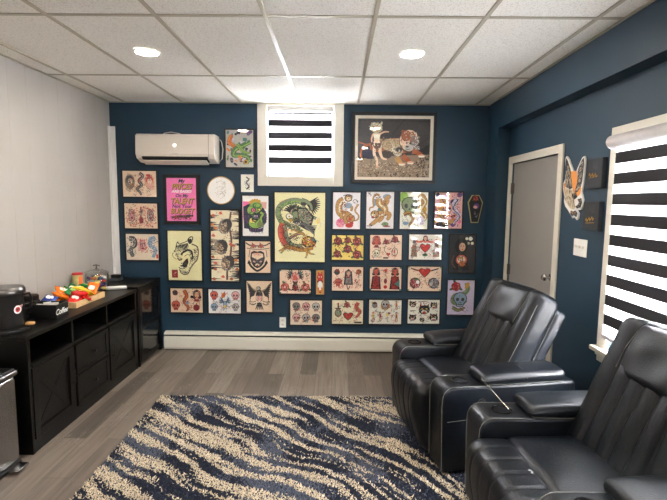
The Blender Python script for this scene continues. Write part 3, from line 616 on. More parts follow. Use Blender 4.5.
def f(A):
    r = (40, 28, 325, 475); q = lambda *p: A.q(r, p); x = lambda u, v_: q((u, v_))[0]
    A.poly(q((45, 90), (130, 92), (110, 160), (60, 180), (45, 340)), 'pink'); A.poly(q((240, 95), (305, 95), (300, 170), (260, 170)), 'lpink')
    A.poly(q((48, 150), (100, 120), (270, 160), (305, 230), (300, 320), (270, 360), (265, 420), (200, 435), (130, 430), (100, 395), (55, 390)), 'navy'); A.scrib(*x(80, 250), 3, 8, 24, 'purple', .5); A.scrib(*x(280, 260), 2.4, 6, 16, 'purple', .5)
    for k in range(12): A.stroke(q((115+13*k, 395), (118+13*k, 432+8*(k % 3))), 1.2, 'purple' if k % 2 else 'navy', .2)
    A.disc(*x(190, 378), 7, 'lilac', 1.6); A.disc(*x(190, 380), 6, 'purple', .8)
    A.disc(*x(180, 150), 7.6, 'black', 6.8); A.disc(*x(185, 150), 7.0, 'lgreen', 6.2); A.disc(*x(130, 190), 4.4, 'black', 5); A.disc(*x(130, 188), 3.8, 'lgreen', 4.4)
    for (u, v_) in ((150, 85), (175, 78), (200, 80), (225, 90), (128, 100)): A.disc(*x(u, v_), 1.5, 'gold', 1.9)
    A.disc(*x(195, 135), 4.6, 'green', 3.2); A.disc(*x(200, 132), 3.2, 'lgreen', 2)
    A.disc(*x(160, 185), 2.9, 'black', 2.5); A.disc(*x(160, 186), 2, 'pink'); A.disc(*x(162, 186), .9, 'crimson'); A.disc(*x(225, 180), 1.9, 'black'); A.disc(*x(225, 180), 1.2, 'yellow')
    A.disc(*x(180, 330), 8, 'black', 6.6); A.disc(*x(180, 328), 7.2, 'lgreen', 5.8); A.disc(*x(150, 300), 3.2, 'yellow', 3); A.disc(*x(235, 345), 3.6, 'olive', 3)
    A.stroke(q((235, 210), (262, 230), (240, 275), (250, 320)), 3.4, 'black', 2.6); A.stroke(q((235, 210), (262, 230), (240, 275), (250, 320)), 2.5, 'lgreen', 1.8)
    A.disc(*x(180, 265), 4.4, 'black', 3.4); A.disc(*x(180, 262), 3.2, 'purple', 2); A.stroke(q((140, 290), (175, 315), (215, 290)), 1.2, 'black', .8)
    for u in (155, 170, 185, 200): A.poly(q((u-5, 245), (u+5, 245), (u, 262)), 'ivory')
    A.scrib(*x(180, 180), 7, 7, 26, 'green', .5); A.scrib(*x(180, 310), 7, 5, 20, 'green', .5); A.scrib(*x(175, 250), 6, 9, 16, 'black', .35)
framed((-1.021, 1.688, -.743, 1.260), f, 'white sheet with a green horned demon head on dark purple', 'white', .013)
def f(A):
    r = (28, 15, 195, 478); q = lambda *p: A.q(r, p)
    A.scrib(A.W/2, A.H/2, A.W*.45, A.H*.47, 90, 'tanp', 1.4); A.scrib(A.W/2, A.H/2, A.W*.45, A.H*.47, 60, 'sand', .7)
    for k in range(62):
        v_ = 20+k*7.4; L_ = A.R.uniform(25, 75); side = A.R.random() < .5; u = 28 if side else 195; d = 1 if side else -1
        A.stroke(q((u, v_), (u+d*L_*.5, v_+A.R.uniform(-3, 3)), (u+d*L_, v_)), A.R.uniform(.8, 2.2), A.R.choice(['black', 'ink', 'dkgrey', 'sand', 'ink']), .2)
    A.stroke(q((150, 25), (140, 110), (150, 200), (145, 300), (125, 400), (122, 470)), 1.8, 'brown', 2.2)
    for (u, v_, a) in ((112, 120, .3), (85, 255, -.3), (125, 360, .2)):
        x, y = q((u, v_))[0]
        A.disc(x, y, 6.8, 'grey', 8.4, a); A.disc(x+2.4, y-2, 5.4, 'dkgrey', 6.4, a); A.disc(x-1.6, y+1, 4.6, 'sand', 6, a)
        A.scrib(x-1, y+1, 4.4, 6, 30, 'brown', .5); A.scrib(x+2, y-1, 5, 7, 34, 'black', .5); A.scrib(x-2, y+2, 4, 5, 22, 'tanp', .45); A.stroke([(x-4.6, y-1.6), (x-2.4, y-.8), (x-.6, y-1.8)], .7, 'black', .3); A.stroke([(x-3.4, y+3.4), (x-1.6, y+4.2), (x+.4, y+3.2)], .8, 'dbrown', .3)
        for k in range(6): A.stroke([(x+3, y-6+2*k), (x+7, y-8+2.4*k)], .7, 'ink', .1, False)
    for (u, v_) in ((45, 40), (90, 25), (40, 100), (45, 170), (150, 225), (40, 310), (165, 235), (178, 330), (52, 390), (185, 390), (100, 440), (150, 455), (45, 455), (60, 120), (55, 350)):
        x, y = q((u, v_))[0]; cc = A.R.choice(['orange', 'rust', 'rust', 'coral'])
        for k in range(4): a = 1.1+k*.45; A.stroke([(x, y), (x+1.6*math.cos(a), y+1.6*math.sin(a)), (x+3.4*math.cos(a), y+3.4*math.sin(a))], .5, cc, .2, wm=1.2)
framed((-1.364, 1.532, -1.064, .767), f, 'tall narrow framed print with grey masks, black strokes and orange leaves', 'cream', .017, .026, mount=None)
def f(A):
    r = (18, 15, 185, 225); q = lambda *p: A.q(r, p); x = lambda u, v_: q((u, v_))[0]; A.k = 1
    A.stroke(q((20, 25), (50, 42), (100, 46), (150, 42), (182, 25)), 1.4, 'ink', 1.2); A.stroke(q((25, 60), (60, 66), (100, 68), (140, 66), (178, 60)), .7, 'ink', .7)
    for u in (70, 122): A.rose(*x(u, 46), 2.6, 'coral', 'sand')
    A.stroke(q((48, 70), (45, 95), (40, 120)), .6, 'ink'); A.stroke(q((155, 70), (160, 95), (162, 120)), .6, 'ink')
    A.stroke(q((38, 150), (50, 175), (75, 200), (97, 212), (122, 200), (148, 175), (162, 150)), 2.2, 'black', 2.2); A.poly(q((30, 165), (40, 138), (56, 160)), 'black'); A.poly(q((168, 165), (160, 138), (145, 160)), 'black')
    A.poly(q((55, 90), (75, 78), (97, 84), (120, 78), (142, 90), (148, 125), (140, 160), (120, 185), (97, 195), (75, 185), (58, 160), (50, 125)), 'black'); A.poly(q((62, 98), (97, 92), (135, 98), (138, 120), (97, 138), (60, 120)), 'tanp'); A.scrib(*x(97, 98), 3.6, 1.5, 12, 'coral', .5)
    A.poly(q((58, 118), (97, 138), (140, 118), (138, 150), (115, 165), (97, 150), (80, 165), (60, 150)), 'ink')
    for u in (76, 120): A.disc(*x(u, 150), 1.5, 'lpink', .9, .3 if u < 90 else -.3)
    A.disc(*x(97, 172), 2.4, 'tanp', 1.6); A.disc(*x(97, 178), 1.4, 'crimson', .8); A.scrib(*x(97, 150), 5, 5, 18, 'grey', .35)
framed((-.994, 1.203, -.725, .861), f, 'tan print of a black cat face inside an anchor with two roses on top', 'tanp', .013)
def f(A):
    r = (27, 282, 190, 485); q = lambda *p: A.q(r, p); x = lambda u, v_: q((u, v_))[0]
    for sgn in (-1, 1):
        X = lambda u: 108+sgn*u
        for k in range(9):
            A.stroke(q((X(20+k*2), 350+k*3), (X(48+k), 330+k*7), (X(78-k*2.5), 292+k*14)), 2.3, 'black' if k % 2 else 'ink', .8)
        A.stroke(q((X(14), 350), (X(40), 335), (X(66), 298)), 1.6, 'sand', .5)
        A.stroke(q((X(22), 415), (X(50), 420), (X(62), 400)), .8, 'ink', .4); A.stroke(q((X(22), 430), (X(45), 440), (X(58), 425)), 1.2, 'ink', .4); A.scrib(*x(X(52), 425), 2, 2, 8, 'black', .5)
    A.disc(*x(108, 375), 3.6, 'black', 6.4); A.scrib(*x(108, 350), 3, 3, 12, 'sand', .4)
    for u in (-16, -8, 0, 8, 16): A.stroke(q((108+u*.5, 425), (108+u*1.5, 470)), 1.7, 'black' if u % 16 else 'ink', .9)
    A.disc(*x(102, 332), 2.6, 'black', 2.4); A.disc(*x(100, 332), 2.0, 'lgrey', 1.6); A.poly(q((88, 328), (96, 326), (94, 336), (86, 338)), 'gold'); A.disc(*x(99, 330), .4, 'black')
    A.poly(q((86, 372), (130, 372), (130, 405), (108, 425), (86, 405)), 'black'); A.poly(q((88, 376), (128, 376), (128, 404), (108, 421), (88, 404)), 'ivory')
    for u in (92, 101, 110, 119): A.poly(q((u, 380), (u+5, 380), (u+5, 412), (u, 412)), 'red')
    A.poly(q((87, 366), (129, 366), (129, 380), (87, 380)), 'ink')
framed((-.986, .772, -.708, .429), f, 'tan print of a black eagle with a red striped shield', 'tanp', .013)
def f(A):
    W, Hh = A.W, A.H
    A.skull(6, 6, 3, 'coral', 'ink'); A.skull(6, 19, 2.6, 'lblue', 'ink'); A.skull(W-6, 6, 3, 'lpink', 'ink'); A.skull(W-6, 19, 2.6, 'lgrey', 'ink')
    A.eagle(W*.5, 15, 6, 'lblue', 'white', mid='blue'); A.disc(W*.46, 6.5, 2, 'orange', 3.6, .5); A.disc(W*.5, 19, 1.6, 'yellow'); A.scrib(W*.5, 12, 4, 8, 12, 'navy')
framed((-1.402, .674, -1.048, .408), f, 'white tattoo sheet with four small skulls around a blue and orange figure', 'white', .013)
def f(A):
    r = (20, 20, 360, 482); q = lambda *p: A.q(r, p); x = lambda u, v_: q((u, v_))[0]
    D1 = [(215, 85), (160, 72), (100, 85), (55, 115), (42, 160), (60, 205), (80, 232)]
    for k in range(6): A.stroke(q((70+9*k, 92-3*k), (45+13*k, 78-4*k)), 1.1, 'orange' if k % 2 else 'gold', .2, False)
    A.beast(q(*D1), 5, 'sage', 'lgreen', n=30, wt=5)
    A.stroke(q((75, 225), (60, 270), (70, 330), (100, 365), (140, 375)), 6.6, 'black', 6); A.stroke(q((75, 225), (60, 270), (70, 330), (100, 365), (140, 375)), 5.6, 'coral', 5)
    for k in range(12): A.stroke(q((52+k*3, 255+k*10), (68+k*3, 262+k*9)), .5, 'crimson', .2, False)
    A.stroke(q((85, 235), (95, 290), (110, 340), (150, 372), (210, 375)), 4.4, 'black', 4); A.stroke(q((85, 235), (95, 290), (110, 340), (150, 372), (210, 375)), 3.5, 'sage', 3.2)
    A.scrib(*x(120, 95), 9, 2.4, 50, 'green', .4); A.scrib(*x(60, 160), 2.4, 8, 40, 'ink', .4)
    # far wing, upper right
    for k in range(10):
        a = -.75+k*.2; A.stroke(q((245, 95), (245+48*math.cos(a), 98+42*math.sin(a)), (248+(86-k*1.5)*math.cos(a), 100+76*math.sin(a))), 3.2, 'black' if k % 2 else 'dkgrey', .5)
    A.stroke(q((200, 70), (235, 80), (262, 100), (270, 135)), 5.2, 'black', 3); A.stroke(q((200, 70), (235, 80), (262, 100), (270, 135)), 4.0, 'sage', 2.2)
    A.disc(*x(215, 95), 3.2, 'ink', 2); A.stroke(q((205, 110), (235, 140), (270, 175), (300, 190)), 4.6, 'black', 2.8); A.stroke(q((205, 110), (235, 140), (270, 175), (300, 190)), 3.6, 'sage', 2.0); A.stroke(q((215, 118), (240, 142), (270, 168)), .9, 'lpink', .6)
    # near wing, a big dark fan
    for k in range(13):
        a = math.radians(205+k*13); A.stroke(q((150, 165), (150+44*math.cos(a), 158+42*math.sin(a)), (150+78*math.cos(a), 164+66*math.sin(a))), 3.0, 'black' if k % 2 else 'dkgrey', 1.0)
    A.disc(*x(165, 170), 5.6, 'black', 5.4, .3); A.disc(*x(167, 171), 4.8, 'sage', 4.4, .3)
    for k in range(4): A.stroke(q((120+4*k, 190-2*k), (130+8*k, 140-6*k), (165+10*k, 128-3*k), (195+5*k, 165)), .8, ['olive', 'lpink', 'ink', 'green'][k], .5)
    A.stroke(q((180, 130), (205, 165), (200, 205), (180, 230)), 2.4, 'lpink', 1.2); A.stroke(q((190, 130), (215, 165), (212, 205), (190, 230)), .8, 'black', .5)
    A.poly(q((170, 120), (235, 120), (285, 180), (270, 235), (230, 250), (180, 225)), 'black'); A.poly(q((180, 128), (230, 128), (272, 182), (258, 222), (228, 236), (190, 215)), 'sage'); A.scrib(*x(225, 180), 7, 7, 90, 'ink', .45); A.scrib(*x(225, 180), 7, 7, 40, 'lpink', .35)
    # body and tail
    A.stroke(q((150, 200), (195, 225), (240, 250), (290, 272)), 6.6, 'black', 5); A.stroke(q((150, 200), (195, 225), (240, 250)), 5, 'ink', 4)
    for k in range(9): A.stroke(q((225, 245), (262+k*3, 240+k*7), (306-k*3, 238+k*9)), 1.8, 'black' if k % 2 else 'grey', .5)
    A.poly(q((80, 200), (110, 215), (165, 235), (215, 270), (190, 290), (120, 262), (85, 240)), 'olive'); A.scrib(*x(140, 240), 9, 3.6, 60, 'ink', .4); A.scrib(*x(140, 240), 9, 3.6, 30, 'ivory', .35); A.disc(*x(122, 182), 4.6, 'black', 3.6, .4); A.disc(*x(122, 180), 3.8, 'ivory', 2.8, .4); A.disc(*x(130, 200), 3.2, 'olive', 2); A.poly(q((108, 198), (140, 195), (128, 222)), 'gold'); A.disc(*x(118, 178), .9, 'gold'); A.disc(*x(118, 178), .45, 'black')
    A.disc(*x(315, 205), 1.8, 'yellow', 3.4, .2); A.stroke(q((305, 180), (318, 200), (330, 240), (312, 262)), .7, 'lilac', .3); A.stroke(q((322, 215), (345, 225)), .6, 'lilac', .2)
    for (u, v_) in ((110, 262), (135, 268), (155, 262), (175, 272)):
        for a in (1.0, 1.6, 2.2): A.stroke(q((u, v_), (u+12*math.cos(a), v_+12*math.sin(a))), .9, 'orange', .3, False)
    A.stroke(q((120, 325), (160, 300), (205, 290), (225, 310)), 3.4, 'black', 2.6); A.stroke(q((120, 325), (160, 300), (205, 290), (225, 310)), 2.6, 'amber', 1.8); A.stroke(q((130, 318), (165, 300), (200, 296)), .8, 'purple', .4)
    # dragon belly, legs and head
    A.stroke(q((85, 378), (130, 385), (185, 400), (235, 400), (280, 385)), 5.2, 'black', 3.4); A.stroke(q((85, 378), (130, 385), (185, 400), (235, 400), (280, 385)), 4.2, 'gold', 2.6)
    for k in range(14): A.stroke(q((100+13*k, 378+1.5*k), (104+13*k, 402-k*.5)), .5, 'rust', .3, False)
    for L_ in (((95, 382), (70, 400), (50, 408)), ((85, 385), (75, 410), (62, 420)), ((240, 405), (262, 425), (285, 428)), ((235, 405), (240, 430), (232, 450))): A.stroke(q(*L_), 2.6, 'black', 1.2); A.stroke(q(*L_), 2.0, 'gold', .8)
    for (u, v_) in ((50, 408), (62, 420), (285, 428), (232, 450)):
        for a in (.6, 1.5, 2.6): A.stroke(q((u, v_), (u+12*math.cos(a), v_+10*math.sin(a))), .6, 'ink', .2, False)
    A.scrib(*x(75, 300), 3, 12, 60, 'crimson', .4); A.scrib(*x(125, 345), 6, 6, 60, 'ink', .35); A.scrib(*x(180, 392), 16, 2.4, 80, 'rust', .4); A.scrib(*x(180, 385), 16, 4, 50, 'ink', .35); A.poly(q((205, 325), (240, 305), (285, 315), (305, 345), (290, 375), (235, 385), (200, 365)), 'black'); A.disc(*x(245, 345), 6.2, 'black', 5.4); A.disc(*x(245, 344), 5.5, 'gold', 4.7); A.disc(*x(225, 355), 2.4, 'red', 1.8); A.disc(*x(262, 340), 2.6, 'orange', 1.8); A.disc(*x(248, 330), 1.3, 'ivory'); A.disc(*x(248, 330), .6, 'black')
    A.stroke(q((270, 352), (290, 362), (285, 378)), 1.4, 'red', .6); A.scrib(*x(250, 345), 6.6, 4.6, 70, 'rust', .5); A.scrib(*x(250, 345), 7, 5, 40, 'yellow', .4); A.scrib(*x(250, 345), 7, 5, 30, 'black', .35)
    for (u, v_) in ((300, 328), (322, 345), (298, 350), (280, 318)): A.stroke(q((268, 335), ((268+u)/2, (335+v_)/2-6), (u, v_)), 1.0, 'teal', .3)
    A.stroke(q((240, 325), (235, 300), (250, 292)), 1, 'gold', .3); A.scrib(*x(215, 215), 6, 4, 40, 'grey', .4); A.scrib(*x(235, 150), 5, 5, 40, 'ink', .45); A.scrib(*x(165, 175), 5, 5, 30, 'olive', .4); A.scrib(*x(160, 310), 7, 3, 26, 'black', .4); A.scrib(*x(140, 340), 5, 3, 16, 'black', .5); A.scrib(*x(170, 372), 8, 2, 20, 'black', .45)
framed((-.676, 1.727, -.139, .987), f, 'largest yellow print, an eagle fighting a coiled green dragon, under the small window', 'yellowp', .013, .024)
def f(A):
    W = A.W; A.eagle(W/2, 9, 8.5, 'ink', 'white', mid='teal'); A.disc(W/2, 8, 4.6, 'lpink', 5); A.disc(W/2, 9, 2.5, 'coral'); A.scrib(W/2, 9, 11, 6, 16, 'crimson', .4)
    for q in (.17, .83): A.rose(W*q, 19, 3.6, 'coral'); A.disc(W*q, 19, 1.5, 'lpink')
    A.rose(W/2, 20, 2.6, 'crimson')
    for (x, y) in ((0.8, .8), (W-.8, .8), (.8, A.H-.8), (W-.8, A.H-.8)): A.disc(x, y, 1, 'teal')
framed((-.625, .898, -.287, .637), f, 'peach tattoo sheet with a winged face over three roses, under the yellow dragon print', 'peach', .013)
def f(A):
    W = A.W; A.disc(W/2, 8, 3.4, 'red', 4); A.poly([(1.6, 5), (2.4, 1.6), (4.2, 4)], 'red'); A.poly([(W-1.6, 5), (W-2.4, 1.6), (W-4.2, 4)], 'red'); A.disc(W/2-1.3, 7.5, .6, 'white'); A.disc(W/2+1.3, 7.5, .6, 'white'); A.disc(W/2, 12.5, 3.6, 'crimson', 1.8); A.disc(W/2, 17, 2.8, 'white', 5); A.stroke([(W/2-1.6, 19), (W/2-2, 25)], 1.3, 'orange'); A.stroke([(W/2+1.6, 19), (W/2+2, 25)], 1.3, 'orange'); A.disc(W/2, 24.5, 1, 'crimson')
framed((-.231, .898, -.141, .630), f, 'very narrow upright print of a red devil cat', 'amber', .007, .018)
def f(A):
    for i in range(3):
        for j in range(2): A.scrib(A.W*(.19+.31*i), A.H*(.27+.46*j), 3.6, 4, 9, 'red', .7); A.skull(A.W*(.19+.31*i), A.H*(.23+.46*j), 2.9, ['grey', 'lpink', 'lgrey'][(i+j) % 3], 'black')
framed((-.509, .564, -.164, .292), f, 'beige tattoo sheet with six grey skulls, above and right of the wall outlet', 'beige', .013)
def f(A):
    r = (20, 27, 302, 400); q = lambda *p: A.q(r, p); x = lambda u, v_: q((u, v_))[0]
    A.disc(*x(78, 170), 3, 'teal', 8, .2); A.disc(*x(180, 160), 4, 'lblue', 3); A.disc(*x(98, 338), 4.8, 'pink', 4.8); A.scrib(*x(98, 338), 4, 4, 26, 'lpink', .6); A.scrib(*x(98, 338), 4, 4, 16, 'crimson', .3)
    A.disc(*x(190, 362), 4.2, 'red', 2.6); A.disc(*x(215, 340), 2, 'red'); A.stroke(q((225, 120), (250, 95), (280, 130)), .5, 'ink'); A.scrib(*x(262, 118), 2.4, 2.4, 8, 'navy', .35)
    A.stroke(q((285, 145), (262, 175), (250, 215), (285, 260), (278, 300), (240, 315)), 2.0, 'black', 1.5); A.stroke(q((285, 145), (262, 175), (250, 215), (285, 260), (278, 300), (240, 315)), 1.4, 'amber', 1.0)
    A.beast(q((130, 100), (90, 130), (82, 200), (105, 245), (165, 250), (210, 290)), 6.4, 'amber', 'cream', n=28, wt=6)
    A.beast(q((100, 230), (108, 270), (112, 300)), 3.2, 'amber', n=6, wt=2); A.beast(q((170, 250), (150, 300), (165, 345)), 4, 'amber', n=8, wt=3); A.beast(q((215, 165), (215, 195), (205, 215)), 2, 'amber', n=4, wt=1.5)
    A.disc(*x(205, 292), 4.6, 'black', 4.4); A.disc(*x(205, 292), 4.0, 'amber', 3.8); A.disc(*x(200, 296), 1.7, 'red'); A.disc(*x(190, 275), .7, 'black'); A.disc(*x(220, 280), .7, 'black'); A.scrib(*x(205, 290), 3.4, 3.4, 14, 'rust', .45)
    A.disc(*x(178, 82), 4.2, 'black', 4); A.disc(*x(178, 84), 3.5, 'amber', 3.3); A.disc(*x(180, 92), 2.2, 'cream', 1.8); A.scrib(*x(178, 80), 3.4, 3, 16, 'black', .4); A.stroke(q((125, 60), (160, 50), (210, 55), (225, 75)), .7, 'navy', .4)
    A.scrib(*x(130, 190), 4, 7, 30, 'rust', .5); A.scrib(*x(130, 180), 5, 8, 18, 'black', .35)
framed((-.055, 1.734, .235, 1.346), f, 'lavender-white print of a tiger climbing down onto pink flowers', 'lavw', .013)
def f(A):
    r = (368, 20, 645, 398); q = lambda *p: A.q(r, p); x = lambda u, v_: q((u, v_))[0]
    A.disc(*x(575, 70), 4.5, 'lblue', 3); A.disc(*x(505, 210), 2.6, 'teal', 5, .2); A.disc(*x(450, 130), 2, 'lblue', 4)
    A.stroke(q((500, 60), (465, 45), (440, 75), (435, 120), (440, 170), (405, 185), (400, 215)), 2.2, 'black', 1.3); A.stroke(q((500, 60), (465, 45), (440, 75), (435, 120), (440, 170), (405, 185), (400, 215)), 1.6, 'amber', .9)
    A.beast(q((490, 90), (500, 140), (545, 175), (550, 230), (500, 250)), 6.6, 'amber', 'cream', n=26, wt=6); A.beast(q((530, 130), (570, 125), (575, 80), (605, 60)), 4.4, 'amber', n=9, wt=1.6); A.beast(q((555, 230), (600, 245), (595, 285), (575, 305)), 3.6, 'amber', n=8, wt=1.8)
    A.beast(q((500, 270), (475, 310), (430, 350), (400, 365)), 3.4, 'amber', n=9, wt=1.8); A.beast(q((540, 270), (520, 300), (490, 330)), 2.8, 'amber', n=5, wt=2)
    A.disc(*x(455, 250), 4.6, 'black', 4.2); A.disc(*x(455, 250), 3.9, 'amber', 3.5); A.disc(*x(442, 262), 2.2, 'cream', 1.7); A.disc(*x(436, 282), 1.8, 'crimson', 1.2); A.disc(*x(450, 242), .7, 'black'); A.scrib(*x(458, 248), 3.4, 3, 16, 'black', .4)
    A.disc(*x(560, 350), 3.8, 'sage', 2.4); A.scrib(*x(560, 348), 3.4, 2.2, 12, 'green', .5); A.disc(*x(575, 372), 4.2, 'crimson', .9); A.scrib(*x(395, 50), 2, 2.4, 12, 'ink', .35); A.scrib(*x(410, 365), 3, 1.6, 10, 'navy', .4)
    A.scrib(*x(525, 180), 5, 9, 30, 'rust', .5); A.scrib(*x(480, 70), 3, 2, 12, 'black', .5); A.scrib(*x(535, 190), 5, 9, 18, 'black', .35)
framed((.300, 1.744, .592, 1.354), f, 'lavender-white print of a tiger crawling down above a green plant, no pink flowers', 'lavw', .013)
def f(A):
    for (x, y, r) in ((.19, .24, 3.5), (.5, .2, 2.8), (.8, .25, 3.7), (.5, .56, 3.4), (.17, .76, 3.2), (.8, .78, 3.7)): A.rose(A.W*x, A.H*y, r, 'crimson', 'green'); A.disc(A.W*x, A.H*y, r*.3, 'coral')
    A.scrib(A.W/2, A.H/2, A.W*.4, A.H*.4, 10, 'black', .9)
framed((-.062, 1.278, .276, 1.014), f, 'yellow tattoo sheet covered with six dark red roses', 'yellow', .013)
def f(A):
    W, Hh = A.W, A.H; A.lady(W*.2, Hh*.22, 3, 'crimson', 'crimson', 'coral'); A.rose(W*.5, Hh*.28, 2.2, 'crimson'); A.rose(W*.78, Hh*.18, 2.8, 'crimson'); A.skull(W*.2, Hh*.72, 2.6, 'cream'); A.disc(W*.78, Hh*.68, 3.4, 'black', 4.6); A.disc(W*.78, Hh*.68, 2.8, 'peach', 4); A.fig(W*.78, Hh*.56, 6.5); A.heart(W*.58, Hh*.78, 1.4); A.stroke([(W*.48, Hh*.45), (W*.45, Hh*.6), (W*.5, Hh*.72)], .5, 'ink'); A.poly([(W*.42, Hh*.9), (W*.58, Hh*.9), (W*.58, Hh*.96), (W*.42, Hh*.96)], 'black')
framed((.348, 1.286, .687, 1.021), f, 'peach tattoo sheet with a red-haired lady, roses and a caged figure', 'peach', .013)
def f(A):
    W, Hh = A.W, A.H; A.scrib(W*.2, Hh*.7, 5, 5, 22, 'red', .6); A.scrib(W*.85, Hh*.7, 3, 5, 12, 'red', .5); A.poly([(W*.38, Hh*.75), (W*.42, Hh*.2), (W*.53, Hh*.08), (W*.64, Hh*.2), (W*.68, Hh*.75)], 'black'); A.poly([(W*.43, Hh*.7), (W*.46, Hh*.25), (W*.53, Hh*.16), (W*.6, Hh*.25), (W*.63, Hh*.7)], 'grey'); A.lady(W*.53, Hh*.26, 2, 'ink', 'crimson'); A.stroke([(W*.48, Hh*.75), (W*.52, Hh*.95), (W*.58, Hh*.8)], .9, 'black'); A.disc(W*.16, Hh*.22, 3.2, 'ink'); A.scrib(W*.16, Hh*.22, 3, 3, 8, 'crimson', .6); A.disc(W*.86, Hh*.2, 3, 'rust'); A.scrib(W*.86, Hh*.2, 3, 3, 8, 'black', .5); A.skull(W*.2, Hh*.62, 2.6, 'coral', 'crimson'); A.dagger(W*.8, Hh*.65, 9, .8, 'red')
framed((-.058, .936, .278, .676), f, 'reddish tan tattoo sheet with a winged dark robed figure between red shapes', 'coral' if 0 else 'peach', .013)
def f(A):
    W, Hh = A.W, A.H
    for q, dr in ((.2, 'crimson'), (.8, 'crimson')):
        A.poly([(W*(q-.17), Hh*.95), (W*(q-.12), Hh*.4), (W*(q+.12), Hh*.4), (W*(q+.16), Hh*.95)], 'black'); A.poly([(W*(q-.12), Hh*.93), (W*(q-.08), Hh*.44), (W*(q+.08), Hh*.44), (W*(q+.11), Hh*.93)], dr); A.lady(W*q, Hh*.2, 2.6, 'black', 'crimson', 'coral'); A.scrib(W*q, Hh*.65, 4, 5, 12, 'black', .7)
    A.poly([(W*.78, Hh*.72), (W*.95, Hh*.55), (W*.95, Hh*.85)], 'teal'); A.disc(W*.5, Hh*.15, 1.8, 'coral'); A.disc(W*.5, Hh*.6, 1.8, 'crimson', 3); A.disc(W*.5, Hh*.38, 1.2, 'black', .4); A.disc(W*.5, Hh*.85, 2, 'red')
    for (x, y) in ((.8, .8), (W-.8, .8), (.8, Hh-.8), (W-.8, Hh-.8)): A.disc(x, y, 1.2, 'teal')
framed((.351, .941, .691, .684), f, 'peach tattoo sheet with rounded corners and two red robed figures facing', 'peach', .013)
def f(A):
    W, Hh = A.W, A.H; A.disc(W*.2, Hh*.55, 3.8, 'black', 4.4); A.disc(W*.2, Hh*.55, 3, 'sage', 3.6); A.dagger(W*.2, Hh*.36, 17, PI/2, 'rust'); A.rose(W*.48, Hh*.2, 2.6, 'coral'); A.heart(W*.52, Hh*.66, 3.6); A.scrib(W*.5, Hh*.6, 4, 5, 6, 'green', .4); A.beast([(W*.84, Hh*.1), (W*.78, Hh*.3), (W*.9, Hh*.5), (W*.76, Hh*.75)], 3.4, 'coral', 'rust', n=9); A.poly([(W*.72, Hh*.9), (W*.96, Hh*.9), (W*.96, Hh*.96), (W*.72, Hh*.96)], 'black')
framed((-.054, .572, .284, .308), f, 'cream tattoo sheet with a dagger, a red heart and a red snake, bottom row', 'cream', .013)
def f(A):
    W, Hh = A.W, A.H; A.disc(W*.17, Hh*.22, 3, 'grey', 3.6); A.disc(W*.17, Hh*.14, 2.6, 'black', 1.2); A.disc(W*.5, Hh*.24, 5, 'amber', 5); A.skull(W*.5, Hh*.16, 3, 'lgrey'); A.fig(W*.84, Hh*.04, 9, dress='orange')
    A.fig(W*.13, Hh*.5, 10.5, dress='yellow', hair='coral'); A.fig(W*.35, Hh*.5, 9.5, dress='crimson'); A.stroke([(W*.57, Hh*.9), (W*.57, Hh*.7)], .5, 'ink'); A.disc(W*.57, Hh*.62, 1.6, 'yellow'); A.disc(W*.62, Hh*.55, 1, 'black'); A.fig(W*.85, Hh*.5, 10.5, dress='rust')
framed((.350, .580, .701, .313), f, 'ivory tattoo sheet with small standing pin-up figures in yellow, red and orange', 'ivory', .013)
def f(A):
    A.disc(4, 6, 4.5, 'lgreen', 7); A.disc(23, 6, 4.5, 'amber', 5); A.disc(24, 18, 4.5, 'gold', 4); A.beast([(20, 3), (26, 9), (22, 18), (27, 26), (20, 33)], 5, 'amber', 'cream', n=14, wt=3); A.skull(10, 13, 6, 'sage', 'ink'); A.beast([(4, 24), (10, 22), (14, 28), (10, 35)], 3.4, 'amber', 'ink', n=8); A.disc(22, 30, 4, 'lilac', 5); A.scrib(14, 20, 12, 16, 70, 'ink', .35); A.scrib(14, 20, 12, 16, 40, 'olive', .4); A.disc(6, 33, 3, 'lblue', 2)
framed((.659, 1.744, .953, 1.354), f, 'upright print of a green-grey skull with gold coils, right of two tiger prints', 'ivory', .012, tilt=0)
def f(A):
    W, Hh = A.W, A.H; A.stroke([(5, 5), (W*.3, 8), (W/2, 6)], 1.6, 'coral', 2); A.stroke([(W-5, 5), (W*.7, 8), (W/2, 6)], 1.6, 'coral', 2); A.lady(W/2, 4, 1.8, 'ink', 'coral'); A.heart(W/2, 14, 3.8); A.disc(W/2, 22, 3, 'green', 1.6); A.disc(W/2, 21, 1.8, 'ink', 1)
    for q in (.16, .84): A.poly([(W*(q-.1), 24), (W*(q-.05), 8), (W*(q+.05), 8), (W*(q+.1), 24)], 'sand'); A.scrib(W*q, 16, 3, 7, 16, 'crimson', .6); A.scrib(W*q, 16, 3, 7, 8, 'green', .5); A.disc(W*q, 8, 2, 'ink')
    for _ in range(16): A.disc(A.R.uniform(2, W-2), A.R.uniform(2, Hh-2), .5, 'red')
framed((.765, 1.296, 1.114, 1.026), f, 'cream tattoo sheet with red ribbons over a heart between two pillars', 'ivory', .013)
